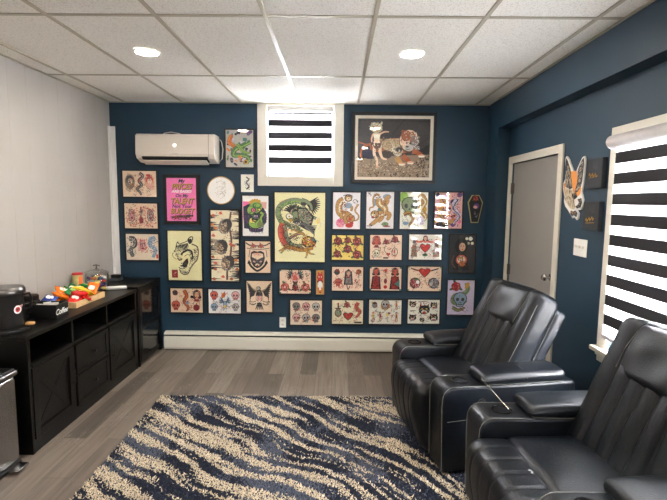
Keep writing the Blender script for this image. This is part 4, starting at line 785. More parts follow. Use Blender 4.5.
def f(A):
    W = A.W; A.stroke([(3, 2), (W*.35, 5), (W/2, 7)], 1.2, 'black', 2); A.stroke([(W-3, 2), (W*.65, 5), (W/2, 7)], 1.2, 'black', 2); A.disc(W*.37, 4.5, 2.6, 'orange', 1.6); A.disc(W*.63, 4.5, 2.6, 'orange', 1.6); A.heart(W/2, 6, 4, 'red')
    A.disc(W*.22, 18, 6, 'black', 6); A.disc(W*.22, 18, 5, 'crimson', 5); A.scrib(W*.22, 18, 5, 5, 34, 'lpink', .5); A.scrib(W*.22, 18, 5.6, 5.6, 34, 'black', .4); A.disc(W*.3, 17, 2, 'white'); A.disc(W*.25, 14, 2, 'green', 1)
    A.disc(W*.78, 18, 6, 'black', 6); A.disc(W*.78, 18, 5, 'grey', 5); A.scrib(W*.78, 18, 5, 5, 40, 'navy', .4); A.scrib(W*.78, 18, 5.6, 5.6, 26, 'lgrey', .35); A.disc(W*.7, 19, 2, 'lgrey')
    for (x, y) in ((.8, .8), (W-.8, .8), (.8, A.H-.8), (W-.8, A.H-.8)): A.disc(x, y, 1.1, 'sage')
framed((.763, .950, 1.121, .684), f, 'peach tattoo sheet with a winged heart above one red and one grey head', 'peach', .013)
def f(A):
    W, Hh = A.W, A.H
    for (x, y, r, a) in ((.15, .2, 3.8, .2), (.52, .42, 6.2, -.2), (.82, .24, 4, .4), (.16, .76, 4, 0), (.46, .85, 2.8, .1), (.82, .74, 4.8, .1)):
        X, Y = W*x, Hh*y; A.disc(X, Y, r, 'black', r*.82, a)
        for q in (-1, 1): A.poly([(X+q*r*.35, Y-r*.6), (X+q*r*.75, Y-r*1.05), (X+q*r*.85, Y-r*.3)], 'black')
        A.disc(X, Y+r*.38, r*.5, 'ivory', r*.32); A.disc(X, Y+r*.5, r*.34, 'red', r*.22); A.disc(X-r*.4, Y-r*.15, r*.17, 'yellow', r*.1); A.disc(X+r*.4, Y-r*.15, r*.17, 'yellow', r*.1)
        A.scrib(X, Y, r*.9, r*.8, 8, 'ivory', .25); A.scrib(X, Y, r*1.1, r, 8, 'black', .4)
    A.stroke([(W*.08, Hh*.48), (W*.26, Hh*.46)], 1.2, 'black', .3); A.stroke([(W*.32, Hh*.1), (W*.64, Hh*.06)], .8, 'black', .3)
framed((.771, .588, 1.115, .322), f, 'ivory tattoo sheet of black panther heads with red mouths, bottom right of the grid', 'ivory', .013)
def f(A):
    cs = ['purple', 'orange', 'lpink', 'navy', 'crimson', 'amber', 'lilac', 'gold', 'pink']
    for k in range(34): A.disc(A.R.uniform(2, 27), A.R.uniform(2, 36), A.R.uniform(1.5, 4), cs[k % 9], A.R.uniform(1, 3), A.R.uniform(0, 3))
    A.disc(8, 34, 7, 'dkgrey', 3); A.beast([(6, 5), (10, 14), (4, 22), (12, 30)], 4, 'gold', 'purple', n=10); A.beast([(24, 6), (19, 16), (26, 24), (20, 33)], 4.4, 'lilac', 'navy', n=12); A.skull(14, 16, 3.4, 'lpink'); A.scrib(14, 19, 13, 17, 90, 'black', .35); A.scrib(14, 19, 13, 17, 60, 'purple', .5); A.scrib(14, 19, 13, 17, 40, 'gold', .4)
framed((1.029, 1.745, 1.318, 1.365), f, 'crowded purple, orange and pink print, rightmost upright print beside the coffin plaque', 'lpink', .013)
def f(A):
    W, Hh = A.W, A.H; A.disc(22, 4, 2.2, 'ivory'); A.disc(18, 4, 1.6, 'cream'); A.disc(24, 9, 1.6, 'cream'); A.disc(20, 9, 1.4, 'straw')
    A.disc(12.5, 12, 7, 'black', 8.5); A.poly([(4, 38), (6, 24), (12, 18), (18, 22), (22, 38)], 'black'); A.disc(13.5, 13, 3.4, 'skin', 4.6); A.disc(12.3, 12, .6, 'black'); A.disc(15, 12, .6, 'black'); A.disc(13.8, 15.6, .9, 'red', .5); A.disc(13, 27, 6, 'coral', 5.5); A.disc(13, 27, 4.4, 'peach', 4); A.rose(14, 31, 2.6, 'orange', 'rust'); A.cathead(12, 26, 2.6, 'amber'); A.stroke([(5, 22), (3, 30), (7, 36)], 1.4, 'brown')
framed((1.201, 1.297, 1.471, .893), f, 'dark framed portrait of a black-haired woman holding an orange animal', 'dkgrey', .013)
def f(A):
    A.rose(9, 7, 4, 'red', 'green'); A.beast([(20, 3), (22, 10), (17, 15), (8, 17), (6, 24), (15, 27), (21, 22)], 3.6, 'sage', 'green', n=20, wt=2); A.skull(14, 20, 5, 'lblue', 'ink'); A.beast([(6, 30), (12, 33), (20, 30)], 3, 'olive', 'sage', n=8); A.disc(21, 6, 2, 'gold', 4, .5); A.stroke([(14, 30), (18, 34)], 1, 'crimson'); A.scrib(14, 22, 9, 10, 12, 'navy', .4); A.scrib(20, 34, 3, 1, 4, 'black', .3)
framed((1.195, .807, 1.483, .427), f, 'lilac print of a skull, green snake and red rose, just above the black recliner', 'lilac', .010)
def f(A):
    cs = ['purple', 'ink', 'lgrey', 'teal', 'orange', 'navy', 'lilac', 'green', 'dbrown']
    for k in range(44): A.disc(A.R.uniform(2, 27), A.R.uniform(2, 36), A.R.uniform(1, 2.8), cs[k % 9], A.R.uniform(.6, 2), A.R.uniform(0, 3))
    A.beast([(6, 5), (4, 13), (9, 17), (6, 22)], 3.4, 'orange', 'rust', n=8); A.beast([(26, 12), (18, 16), (10, 20), (8, 26), (18, 26), (24, 29), (22, 35)], 4, 'green', 'lgreen', n=18, wt=2.5); A.beast([(12, 14), (18, 22), (26, 24)], 2.6, 'lgreen', 'green', n=8); A.disc(21, 33, 2.6, 'gold'); A.disc(21, 33, 1.4, 'black'); A.scrib(14, 18, 12, 16, 20, 'lgrey', .5); A.poly([(13, 26), (17, 27), (15, 33)], 'orange')
framed((-1.191, 2.373, -.899, 1.987), f, 'dark framed print of tangled green creatures, between the air conditioner and the window', 'lgrey', .014, .024, tilt=-.012)
# large picture: generic pale figure beside a reclining big cat
def f(A):
    r = (48, 52, 532, 445); q = lambda *p: A.q(r, p); x = lambda u, v_: q((u, v_))[0]
    A.poly(q((48, 330), (120, 310), (300, 300), (532, 290), (532, 445), (48, 445)), 'sand'); A.scrib(*x(290, 380), 38, 7, 150, 'brown', .5); A.scrib(*x(290, 385), 38, 7, 130, 'tanp', .28); A.scrib(*x(480, 340), 8, 5, 26, 'dbrown', .9); A.scrib(*x(290, 430), 38, 2, 40, 'dbrown', .8)
    A.disc(*x(130, 285), 9, 'navy', 6); A.disc(*x(230, 290), 8, 'dbrown', 5)
    # long body of the reclining cat, its tail behind the figure
    A.stroke(q((50, 208), (90, 222), (120, 230)), 1.3, 'rust', 1.6); A.stroke(q((140, 225), (95, 235), (70, 275), (72, 315)), 3.2, 'rust', 1.4)
    A.poly(q((130, 235), (180, 212), (240, 185), (330, 180), (380, 190), (400, 270), (330, 290), (240, 262), (190, 280), (130, 260)), 'rust'); A.poly(q((190, 225), (240, 188), (330, 184), (350, 250), (290, 275), (230, 258)), 'straw')
    A.scrib(*x(250, 215), 12, 5, 60, 'amber', .7); A.scrib(*x(270, 228), 14, 6, 50, 'sand', .6); A.scrib(*x(250, 225), 14, 6, 40, 'brown', .35); A.scrib(*x(310, 250), 6, 4, 26, 'ivory', .5)
    A.disc(*x(392, 200), 10.6, 'brown', 12, .15); A.disc(*x(390, 195), 9.6, 'tanp', 10.8, .15); A.disc(*x(372, 165), 5.5, 'rust', 5.5); A.disc(*x(432, 160), 2, 'tanp'); A.disc(*x(425, 215), 4.4, 'grey', 8); A.scrib(*x(345, 325), 6, 4, 30, 'brown', .4); A.scrib(*x(450, 285), 5, 3, 20, 'brown', .4)
    A.scrib(*x(385, 165), 7, 6, 60, 'rust', .7); A.scrib(*x(400, 210), 9, 9, 60, 'brown', .45); A.scrib(*x(410, 200), 8, 9, 40, 'ivory', .4); A.disc(*x(392, 245), 4.8, 'lgrey', 3.6); A.disc(*x(376, 213), 1.2, 'black', .8); A.disc(*x(400, 216), 1.2, 'black', .8); A.disc(*x(380, 238), 1.6, 'dbrown', 1); A.stroke(q((372, 252), (388, 258), (402, 250)), .7, 'black', .3)
    A.disc(*x(318, 270), 5.4, 'straw', 5); A.disc(*x(325, 258), 3.4, 'ink', 2.6); A.scrib(*x(318, 268), 4.6, 4.6, 26, 'dkgrey', .5); A.scrib(*x(310, 280), 4, 3, 12, 'ivory', .5)
    A.stroke(q((310, 310), (325, 335), (345, 350)), 5.4, 'amber', 4.6); A.stroke(q((350, 300), (375, 320), (400, 340)), 6, 'rust', 4.6); A.stroke(q((415, 268), (445, 275), (480, 295)), 5.6, 'rust', 4)
    for (u, v_) in ((348, 356), (405, 346), (478, 300)): A.disc(*x(u, v_), 4, 'skin', 1.7); [A.disc(*x(u-14+9*k, v_+4), .9, 'ivory', .8) for k in range(4)]
    # pale standing figure with a stick and a wide fair mane
    A.stroke(q((138, 220), (140, 300), (138, 380)), .5, 'dbrown', .4, False)
    A.stroke(q((162, 235), (160, 290), (178, 330), (180, 370)), 3.6, 'tanp', 1.8); A.stroke(q((195, 235), (200, 280), (215, 315), (245, 325)), 3.8, 'tanp', 1.8); A.scrib(*x(180, 290), 3, 8, 22, 'brown', .35); A.disc(*x(185, 375), 2, 'skin', .9)
    A.poly(q((148, 150), (200, 150), (192, 195), (208, 235), (145, 235), (158, 195)), 'tanp'); A.poly(q((150, 158), (196, 158), (190, 180), (155, 180)), 'ivory'); A.poly(q((145, 215), (208, 215), (200, 245), (175, 262), (155, 245)), 'brown')
    A.stroke(q((195, 155), (225, 140), (255, 140)), 2.0, 'skin', 1.2); A.stroke(q((150, 155), (140, 185), (142, 210)), 1.8, 'skin', 1.3)
    A.disc(*x(172, 115), 6.0, 'straw', 5.2); A.disc(*x(172, 118), 2.6, 'skin', 3.4); A.scrib(*x(172, 108), 6, 4.4, 50, 'straw', .8); A.scrib(*x(172, 102), 6, 3.6, 30, 'ivory', .5); A.scrib(*x(160, 112), 4, 3, 14, 'brown', .35)
    A.scrib(*x(175, 200), 3, 5, 16, 'ivory', .4)
big_frame = mat('black frame with silver edge', (20, 20, 22), .5)
t = framed((.198, 2.500, .952, 1.899), f, 'very large framed picture of a pale-haired figure beside a huge reclining tiger', 'dkart', .034, .035, big_frame, mount=.031, tilt=-.0)
a, c, fr = .408, .3315, .002
MB().box(-a+.0, -a+fr+.002, -.0375, -.034, -c, c).box(a-fr, a+.002, -.0375, -.034, -c, c).box(-a, a, -.0375, -.034, c-fr, c).box(-a, a, -.0375, -.034, -c, -c+fr).build('frame_fillet', mat('silver fillet', (150, 150, 150), .3, metal=.8), t)
# round hoop
t = thing('round_plaque', 'round white plaque with a thin wooden rim and faint line drawing', 'plaque', (-1.25, D-.001, 1.742), 0, 'pictures on the teal wall')
MB().lathe([(.142, 0), (.148, -.004), (.149, -.014), (.143, -.018), (.139, -.014), (.139, -.004)], 48, axis='y').build('rim', mat('hoop wood', (188, 150, 92), .5), t, smooth=True)
A = Art(.28, .28, 'ivory', 5); A.v = []; A.f = []; A.m = []; A.cols = []; A.z = 0
A.disc(14, 14, 13.95, 'white', n=48); A.z = 2; A.scrib(14, 13, 5, 7, 46, 'lgrey', .3); A.stroke([(9, 6), (15, 4), (18, 9), (14, 14), (18, 19), (13, 23)], .4, 'lgrey'); A.stroke([(8, 16), (12, 19), (17, 15), (20, 17)], .4, 'lgrey')
A.build(t, -.013).name = 'disc_face'
# coffin plaque
t = thing('coffin_plaque', 'small black coffin-shaped plaque with gold edge and a red rose', 'plaque', (1.456, D-.001, 1.574), 0, 'pictures on the teal wall')
cf = [(-.038, .148), (.038, .148), (.08, .07), (.038, -.148), (-.038, -.148), (-.08, .07)]
MB().prism(cf, 0, -.012, 'y').build('gold_edge', mat('gold edge', (176, 162, 104), .4), t)
MB().prism([(x*.86, z*.93) for x, z in cf], -.010, -.016, 'y').build('black_face', mat('coffin black', (26, 30, 34), .5), t)
A = Art(.16, .30, 'black', 4); A.v = []; A.f = []; A.m = []; A.cols = []; A.rose(8, 4, 2.2, 'red'); A.disc(9, 12, 3, 'purple'); A.disc(8, 13, 2.2, 'lpink', 1.6); A.scrib(9, 20, 2, 4, 12, 'grey', .4); A.build(t, -.0165).name = 'painted_motif'
# wall outlet
t = thing('wall_outlet', 'white double power outlet low on the teal back wall', 'outlet', (-.594, D-.001, .312))
MB().box(-.036, .036, -.006, 0, -.058, .058).build('cover_plate', whitep, t, bevel=.003)
for z in (-.024, .024): MB().lathe([(.016, -.0055), (.016, -.008)], 20, (0, 0, z), axis='y').box(-.006, -.004, -.0085, -.0075, z-.004, z+.006, 1).box(.004, .006, -.0085, -.0075, z-.004, z+.006, 1).build('socket', [acw, darkslot], t)

# ------------------------------------------------------------------ things on the right wall
t = thing('eagle_cutout', 'flat painted eagle cutout with white edge on the right wall beside the door', 'wall decoration', (XR-.001, 3.302, 1.76))
# the cutout's shapes, in metres from its middle (y, z) on the wall
E_out = [(0.126, 0.226), (0.094, 0.203), (0.068, 0.168), (0.037, 0.131), (0.017, 0.11), (-0.03, 0.107), (-0.04, 0.125), (-0.065, 0.157), (-0.096, 0.194), (-0.119, 0.202), (-0.133, 0.182), (-0.132, 0.131), (-0.132, 0.069), (-0.127, 0.012), (-0.115, -0.045), (-0.14, -0.093), (-0.142, -0.134), (-0.121, -0.161), (-0.086, -0.167), (-0.059, -0.157), (-0.07, -0.172), (-0.092, -0.188), (-0.089, -0.226), (-0.074, -0.237), (-0.042, -0.216), (-0.013, -0.226), (0.012, -0.202), (0.055, -0.169), (0.1, -0.142), (0.122, -0.108), (0.118, -0.074), (0.149, -0.011), (0.149, 0.028), (0.121, 0.061), (0.122, 0.106), (0.139, 0.163), (0.145, 0.208)]
E_orange = [(0.043, 0.109), (-0.034, 0.106), (-0.048, 0.063), (-0.062, 0.02), (-0.111, -0.014), (-0.102, -0.055), (-0.073, -0.071), (-0.025, -0.054), (0.016, 0.001), (0.048, 0.046)]
E_orange2 = [(0.139, 0.022), (0.117, 0.033), (0.116, -0.018), (0.096, -0.063), (0.12, -0.051)]
E_lw = [(0.131, 0.212), (0.101, 0.188), (0.063, 0.135), (0.04, 0.09), (0.024, 0.034), (0.01, -0.01), (0.039, -0.018), (0.076, -0.008), (0.104, -0.001), (0.113, 0.033), (0.11, 0.083), (0.128, 0.151)]
E_rw = [(-0.117, 0.189), (-0.126, 0.142), (-0.119, 0.08), (-0.114, 0.023), (-0.098, -0.013), (-0.069, -0.039), (-0.033, -0.049), (-0.037, -0.017), (-0.054, 0.015), (-0.057, 0.057), (-0.051, 0.105), (-0.074, 0.146), (-0.102, 0.18)]
E_body = [(0.117, -0.007), (0.062, -0.014), (-0.001, -0.026), (-0.03, -0.054), (-0.027, -0.097), (-0.05, -0.151), (-0.018, -0.163), (0.022, -0.152), (0.071, -0.119), (0.107, -0.085)]
E_body2 = [(0.01, -0.048), (-0.05, -0.049), (-0.066, -0.076), (-0.03, -0.092), (0.006, -0.075)]
E_tail = [(-0.076, -0.092), (-0.12, -0.085), (-0.131, -0.114), (-0.116, -0.148), (-0.076, -0.156), (-0.053, -0.14), (-0.081, -0.132), (-0.099, -0.114)]
E_head = [(0.007, -0.172), (-0.024, -0.178), (-0.053, -0.171), (-0.08, -0.188), (-0.071, -0.215), (-0.036, -0.204), (-0.012, -0.213), (0.013, -0.191)]
t.location.x = XR-.001
MB().prism(E_out, -.012, 0, 'x').build('white_backing', whitep, t)
orange_p = mat('orange paint', (226, 146, 66), .5); black_p = mat('black paint', (44, 42, 44), .5); cream_p = mat('cream paint', (206, 188, 158), .5)
for P in (E_orange, E_orange2): MB().prism(P, -.0140, -.0119, 'x').build('orange_patch', orange_p, t)
for P in (E_lw, E_rw): MB().prism(P, -.0155, -.0119, 'x').build('wing', black_p, t)
for P in (E_body, E_body2, E_tail, E_head): MB().prism(P, -.0165, -.0119, 'x').build('body_patch', cream_p if P is E_body else black_p, t)
R_ = random.Random(3)
def streaks(P, n, m, dz, L_, x1, w_=.0022):
    ys = [p[0] for p in P]; zs = [p[1] for p in P]; k = 0; b = MB()
    def inside(y, z):
        c = False
        for a in range(len(P)):
            (y1, z1), (y2, z2) = P[a], P[a-1]
            if (z1 > z) != (z2 > z) and y < (y2-y1)*(z-z1)/(z2-z1)+y1: c = not c
        return c
    for _ in range(n*8):
        y, z = R_.uniform(min(ys), max(ys)), R_.uniform(min(zs), max(zs)); y2, z2 = y+dz[0]*L_, z+dz[1]*L_
        if inside(y, z) and inside(y2, z2) and k < n: k += 1; b.prism([(y-w_, z), (y+w_, z), (y2+w_*.3, z2), (y2-w_*.3, z2)], x1-.0008, x1, 'x')
    o = b.build('feather_strokes', m, t); o['kind'] = 'stuff'
streaks(E_lw, 26, cream_p, (-.3, -.95), .035, -.0154); streaks(E_rw, 44, cream_p, (.75, -.6), .022, -.0154); streaks(E_body, 40, black_p, (-.4, -.9), .024, -.0164)
streaks(E_tail, 8, cream_p, (.8, .4), .012, -.0164); streaks(E_head, 6, orange_p, (.5, -.8), .014, -.0164); streaks(E_body2, 6, cream_p, (.8, -.4), .012, -.0164)
for (y0_, y1_, z0_, z1_, lab, txt, sd) in ((2.925, 3.110, 1.738, 1.930, 'upper of two black square canvases with gold lettering on the right wall', 'Culture', 1), (2.930, 3.115, 1.462, 1.652, 'lower of two black square canvases with gold lettering on the right wall', 'Ink', 2)):
    yc = (y0_+y1_)/2; zc = (z0_+z1_)/2
    t = thing('canvas', lab, 'picture', (XR-.001, yc, zc), 0, 'black canvases on the right wall')
    MB().box(-.03, 0, y0_-yc, y1_-yc, z0_-zc, z1_-zc).build('canvas_block', mat('black canvas', (30, 32, 38), .6, bump=.3, bscale=600), t, bevel=.003)
    b = MB(); R_ = random.Random(sd)
    for k in range(12): yy = -.04+.012*(k % 5); zz = .02+.012*(k//3); b.box(-.0308, -.0301, yy, yy+.003, zz, zz+.02)
    b.build('grey_scroll', mat('dim grey paint', (72, 70, 70), .6), t)
    b = MB(); zz = -.01 if sd == 1 else -.03
    pts = [(-.0312, .055-.011*k, zz+.014*math.sin(k*2.1)+.002*k*(1 if sd == 2 else -.2)) for k in range(10)]
    b.tube(pts, .003, 5); b.tube([(-.0312, .05, zz-.018), (-.0312, -.05, zz-.012)], .0018, 5); b.build('gold_script', mat('gold paint', (196, 150, 70), .4), t)
t = thing('light_switch', 'white triple light switch plate on the right wall below the eagle cutout', 'switch', (XR-.001, 3.172, 1.333))
MB().box(-.006, 0, -.086, .086, -.06, .06).build('cover_plate', whitep, t, bevel=.003)
for y_ in (-.046, 0, .046): MB().box(-.008, -.0055, y_-.005, y_+.005, -.012, .012).prism([(-.004, .0), (.004, .0), (.003, .014), (-.003, .014)], -.016, -.006, 'x').build('toggle', acw, t) if 0 else MB().box(-.013, -.0055, y_-.004, y_+.004, -.002, .012).build('toggle', acw, t, bevel=.001)

# ------------------------------------------------------------------ black console cabinet along the left wall
X0 = -1.93; CB = -2.40
cab = thing('sideboard', 'long black wooden sideboard with open shelf row along the white left wall', 'cabinet', (-2.165, 3.515, 0))
def CL(x, y, z=0): return (x+2.165, y-3.515, z)
def cbx(b, x0, x1, y0, y1, z0, z1): return b.box(x0+2.165, x1+2.165, y0-3.515, y1-3.515, z0, z1)
ya, yb_ = 2.745, 4.285
cbx(MB(), CB, X0+.004, ya-.01, yb_+.01, .752, .780).build('top_board', blackwood, cab, bevel=.003)
for q in (ya, yb_-.025): cbx(MB(), CB, X0, q, q+.025, 0, .752).build('side_panel', blackwood, cab, bevel=.002)
cbx(MB(), CB, CB+.01, ya+.025, yb_-.025, .06, .752).build('back_panel', blackwood, cab)
b = MB(); cbx(b, CB+.01, X0-.003, ya+.025, yb_-.025, .565, .590); b.build('shelf', blackwood, cab, bevel=.002)
cbx(MB(), CB+.01, X0-.003, ya+.025, yb_-.025, .06, .085).build('bottom_board', blackwood, cab)
cbx(MB(), X0-.025, X0-.005, ya+.025, yb_-.025, 0, .06).build('plinth', blackwood, cab)
for y_ in (3.235, 3.735): cbx(MB(), CB+.01, X0-.003, y_-.011, y_+.011, .085, .752).build('divider', blackwood, cab)
for i, (y0_, y1_) in enumerate(((ya+.027, 3.222), (3.749, yb_-.027))):
    dd = cbx(MB(), X0-.022, X0-.006, y0_+.001, y1_-.001, .088, .562).build('door', blackwood, cab)
    b = MB(); s = .055
    for q in ((y0_, y0_+s, .09, .56), (y1_-s, y1_, .09, .56), (y0_+s, y1_-s, .09, .09+s), (y0_+s, y1_-s, .56-s, .56)): cbx(b, X0-.006, X0+.006, *q)
    for sg in (1, -1):
        cy, cz = (y0_+y1_)/2-3.515, .325; L2 = math.hypot((y1_-y0_)/2-s, .18); an = math.atan2(.18, (y1_-y0_)/2-s)*sg
        Mx = T(X0+2.165, cy, cz) @ Matrix.Rotation(an, 4, 'X'); b.box(-.006, -.003 if sg == 1 else -.0028, -L2, L2, -.02, .02, 0, Mx)
    b.build('cross_brace', blackwood, dd, bevel=.0015)
    hy = y0_+.03 if i else y1_-.03
    MB().tube([CL(X0+.006, hy, .40), CL(X0+.028, hy, .40), CL(X0+.028, hy, .30), CL(X0+.006, hy, .30)], .004, 8).build('handle', blackplastic, dd, smooth=True)
for (z0_, z1_) in ((.33, .560), (.09, .325)):
    dw = cbx(MB(), X0-.30, X0+.004, 3.249, 3.721, z0_+.002, z1_).build('drawer', blackwood, cab, bevel=.002)
    zc = (z0_+z1_)/2
    b = MB()
    for q in ((3.252, 3.29, z0_+.004, z1_-.002), (3.68, 3.718, z0_+.004, z1_-.002), (3.29, 3.68, z0_+.004, z0_+.035), (3.29, 3.68, z1_-.035, z1_-.002)): cbx(b, X0+.004, X0+.009, *q)
    b.build('drawer_frame', blackwood, dw, bevel=.001)
    MB().lathe([(.006, .0), (.006, .012), (.015, .018), (.015, .026), (.001, .029)], 14, CL(X0+.004, 3.485, zc), axis='x').build('knob', blackplastic, dw, smooth=True)
# sliding-door rail under the open shelf
cbx(MB(), X0+.0005, X0+.008, ya+.03, 3.21, .566, .588).build('shelf_rail', blackwood, cab, bevel=.001)

cb2 = thing('corner_cabinet', 'black corner cabinet with a glossy door, between sideboard and teal wall', 'cabinet', (-2.15, 4.59, 0))
def c2(b, x0, x1, y0, y1, z0, z1): return b.box(x0+2.15, x1+2.15, y0-4.59, y1-4.59, z0, z1)
XF = -1.922
c2(MB(), CB, XF+.002, 4.305, 4.872, .775, .797).build('top_board', blackwood, cb2, bevel=.003)
b = MB(); c2(b, CB, XF, 4.31, 4.332, 0, .775); c2(b, CB, XF, 4.846, 4.868, 0, .775); c2(b, CB, CB+.01, 4.332, 4.846, 0, .775); c2(b, CB+.01, XF-.01, 4.332, 4.846, .05, .07); b.build('carcass', blackwood, cb2, bevel=.002)
b = MB(); c2(b, XF-.02, XF-.002, 4.333, 4.845, .04, .773); dd = b.build('door', blackgloss, cb2, bevel=.002)
b = MB()
for q in ((4.333, 4.385, .04, .773), (4.79, 4.845, .04, .773), (4.385, 4.79, .72, .773), (4.385, 4.79, .36, .40), (4.385, 4.79, .04, .09)): c2(b, XF-.002, XF+.004, *q)
b.build('door_frame', blackwood, dd, bevel=.0015)

# ------------------------------------------------------------------ trash can
tc_ = thing('trash_can', 'slim stainless steel pedal bin standing before the sideboard', 'trash can', (-2.13, 2.54, 0))
MB().add(*rbox((.385, .22, .54), .028, (6, 6, 6), 4, M=T(0, 0, .30))).build('body', steel, tc_, smooth=True)
MB().add(*rbox((.39, .226, .03), .012, (4, 4, 1), 3, M=T(0, 0, .019))).build('base_ring', blackplastic, tc_, smooth=True)
MB().add(*rbox((.40, .234, .035), .014, (6, 6, 2), 3, M=T(0, 0, .585))).build('lid_rim', steel, tc_, smooth=True)
MB().add(*rbox((.375, .21, .02), .008, (6, 6, 2), 3, M=T(0, 0, .604))).build('lid', blackplastic, tc_, smooth=True)
MB().add(*rbox((.07, .10, .014), .005, (2, 2, 1), 3, M=T(.225, .03, .024))).build('pedal', steel, tc_, smooth=True)

# ------------------------------------------------------------------ things on the sideboard
ZT = .780
br_ = thing('coffee_brewer', 'round black coffee brewer with a silver lid at the near end of the sideboard', 'coffee maker', (-2.135, 2.86, ZT))
MB().lathe([(.001, 0), (.128, 0), (.132, .008), (.128, .022), (.10, .028), (.001, .03)], 40).build('drip_base', blackplastic, br_, smooth=True)
MB().lathe([(.001, .028), (.098, .028), (.102, .05), (.102, .23), (.108, .245), (.001, .246)], 40).build('body', blackplastic, br_, smooth=True)
MB().lathe([(.001, .244), (.112, .244), (.117, .252), (.115, .276), (.105, .286), (.001, .288)], 40).build('lid', mat('grey metal lid', (112, 110, 108), .35, metal=1), br_, smooth=True)
MB().tube([(.10, .03, .235), (.125, .05, .24), (.135, .055, .21), (.13, .05, .15), (.105, .035, .13)], .008, 8).build('handle', blackplastic, br_, smooth=True)
A = Art(.07, .06, 'white', 4); A.v = []; A.f = []; A.m = []; A.cols = []; A.disc(3, 3.2, 2.7, 'white'); A.disc(3, 3.2, 1.7, 'red'); A.disc(3, 3.2, .9, 'ink'); A.stroke([(4.5, 1.8), (6.6, .8)], 1.3, 'white', .9); A.stroke([(4.8, 1.7), (6.4, .9)], .7, 'red', .5)
lg = A.build(br_, 0); lg.name = 'emblem'; ang = math.radians(-14); lg.location = (.104*math.cos(ang)+.001, .104*math.sin(ang), .15); lg.rotation_euler = (0, 0, ang+PI/2)
t = thing('cookie_pack', 'small pack showing a brown cookie leaning at the foot of the coffee brewer', 'snack', (-2.075, 2.93, ZT))
MB().lathe([(.001, 0), (.026, 0), (.03, .006), (.026, .014), (.001, .018)], 20).build('cookie', mat('cookie', (176, 132, 84), .8, noise=.25, nscale=90, bump=.6), t, smooth=True)
t.location = (-2.020, 2.915, ZT+.029)

org = thing('capsule_drawer', 'black wire-sided capsule drawer behind the coffee brewer', 'organizer', (-2.285, 3.15, ZT))
MB().box(-.10, .10, -.13, .13, .0, .012).box(-.10, .10, .122, .13, .012, .10).box(-.10, .10, -.13, -.122, .012, .10).box(-.10, -.092, -.122, .122, .012, .10).build('tray', blackplastic, org, bevel=.002)
MB().box(.088, .10, -.118, .118, .015, .085).build('drawer_front', blackplastic, org, bevel=.003)
MB().tube([(.10, -.03, .05), (.112, -.03, .05), (.112, .03, .05), (.10, .03, .05)], .004, 8).build('handle', blackplastic, org, smooth=True)
MB().tube([(-.095, -.125, .115), (.095, -.125, .115), (.095, .125, .115), (-.095, .125, .115), (-.095, -.125, .115)], .004, 6).tube([(.095, 0, .115), (-.095, 0, .115)], .004, 6).tube([(.095, -.125, .1), (.095, -.125, .115)], .004, 6).tube([(.095, .125, .1), (.095, .125, .115)], .004, 6).build('top_rail', mat('dark metal wire', (60, 58, 54), .4, metal=.6), org, smooth=True)
t = thing('black_box', 'small plain black box standing at the wall behind the capsule drawer', 'box', (-2.33, 3.36, ZT))
MB().box(-.05, .05, -.05, .05, 0, .125).build('carton', blackplastic, t, bevel=.002); MB().box(-.045, .045, -.045, .045, .125, .132).build('lid', mat('dark brown', (62, 50, 42), .5), t, bevel=.001)
t = thing('blue_bottle', 'tiny blue and white bottle behind the coffee brewer', 'bottle', (-2.28, 3.13, ZT+.0)); t.location = (-2.37, 3.2, ZT)
MB().lathe([(.001, 0), (.018, 0), (.018, .13), (.010, .145), (.010, .16)], 18).build('body', mat('bottle white', (210, 222, 228), .3), t, smooth=True)
MB().lathe([(.0185, .10), (.0185, .13)], 18, close=False).build('blue_label', mat('label blue', (80, 160, 200), .4), t, smooth=True)
MB().lathe([(.012, .16), (.012, .18), (.001, .181)], 18).build('cap', whitep, t, smooth=True)

cf_ = thing('coffee_box', 'black box with white Coffee lettering between brewer and snack tray', 'box', (-2.085, 3.215, ZT))
b = MB(); b.box(-.10, .10, -.07, .07, 0, .008).box(.092, .10, -.07, .07, .008, .105).box(-.10, -.092, -.07, .07, .008, .105).box(-.092, .092, -.07, -.062, .008, .105).box(-.092, .092, .062, .07, .008, .105)
b.build('box_body', blackplastic, cf_, bevel=.002)
text('Coffee', .056, (.101, -0.012, .05), mat('white lettering', (236, 236, 232), .5), cf_, shear=.3, bold=.0008, rot=(PI/2, 0, PI/2), sx=.95)
for q, (px, py) in enumerate(((-.04, -.04), (.03, .03), (-.03, .04), (.04, -.045))):
    t = thing('paper_packet', ['white paper packet at back left of the black coffee box', 'white paper packet leaning forward in the black coffee box', 'white paper packet at the far corner of the coffee box', 'white paper packet at the near corner of the coffee box'][q], 'packet', (-2.085+px, 3.215+py*.8, ZT+.009), .4*q, 'packets in the coffee box')
    MB().box(-.025, .025, -.004, .004, 0, .095).build('packet', whitep, t, bevel=.002)

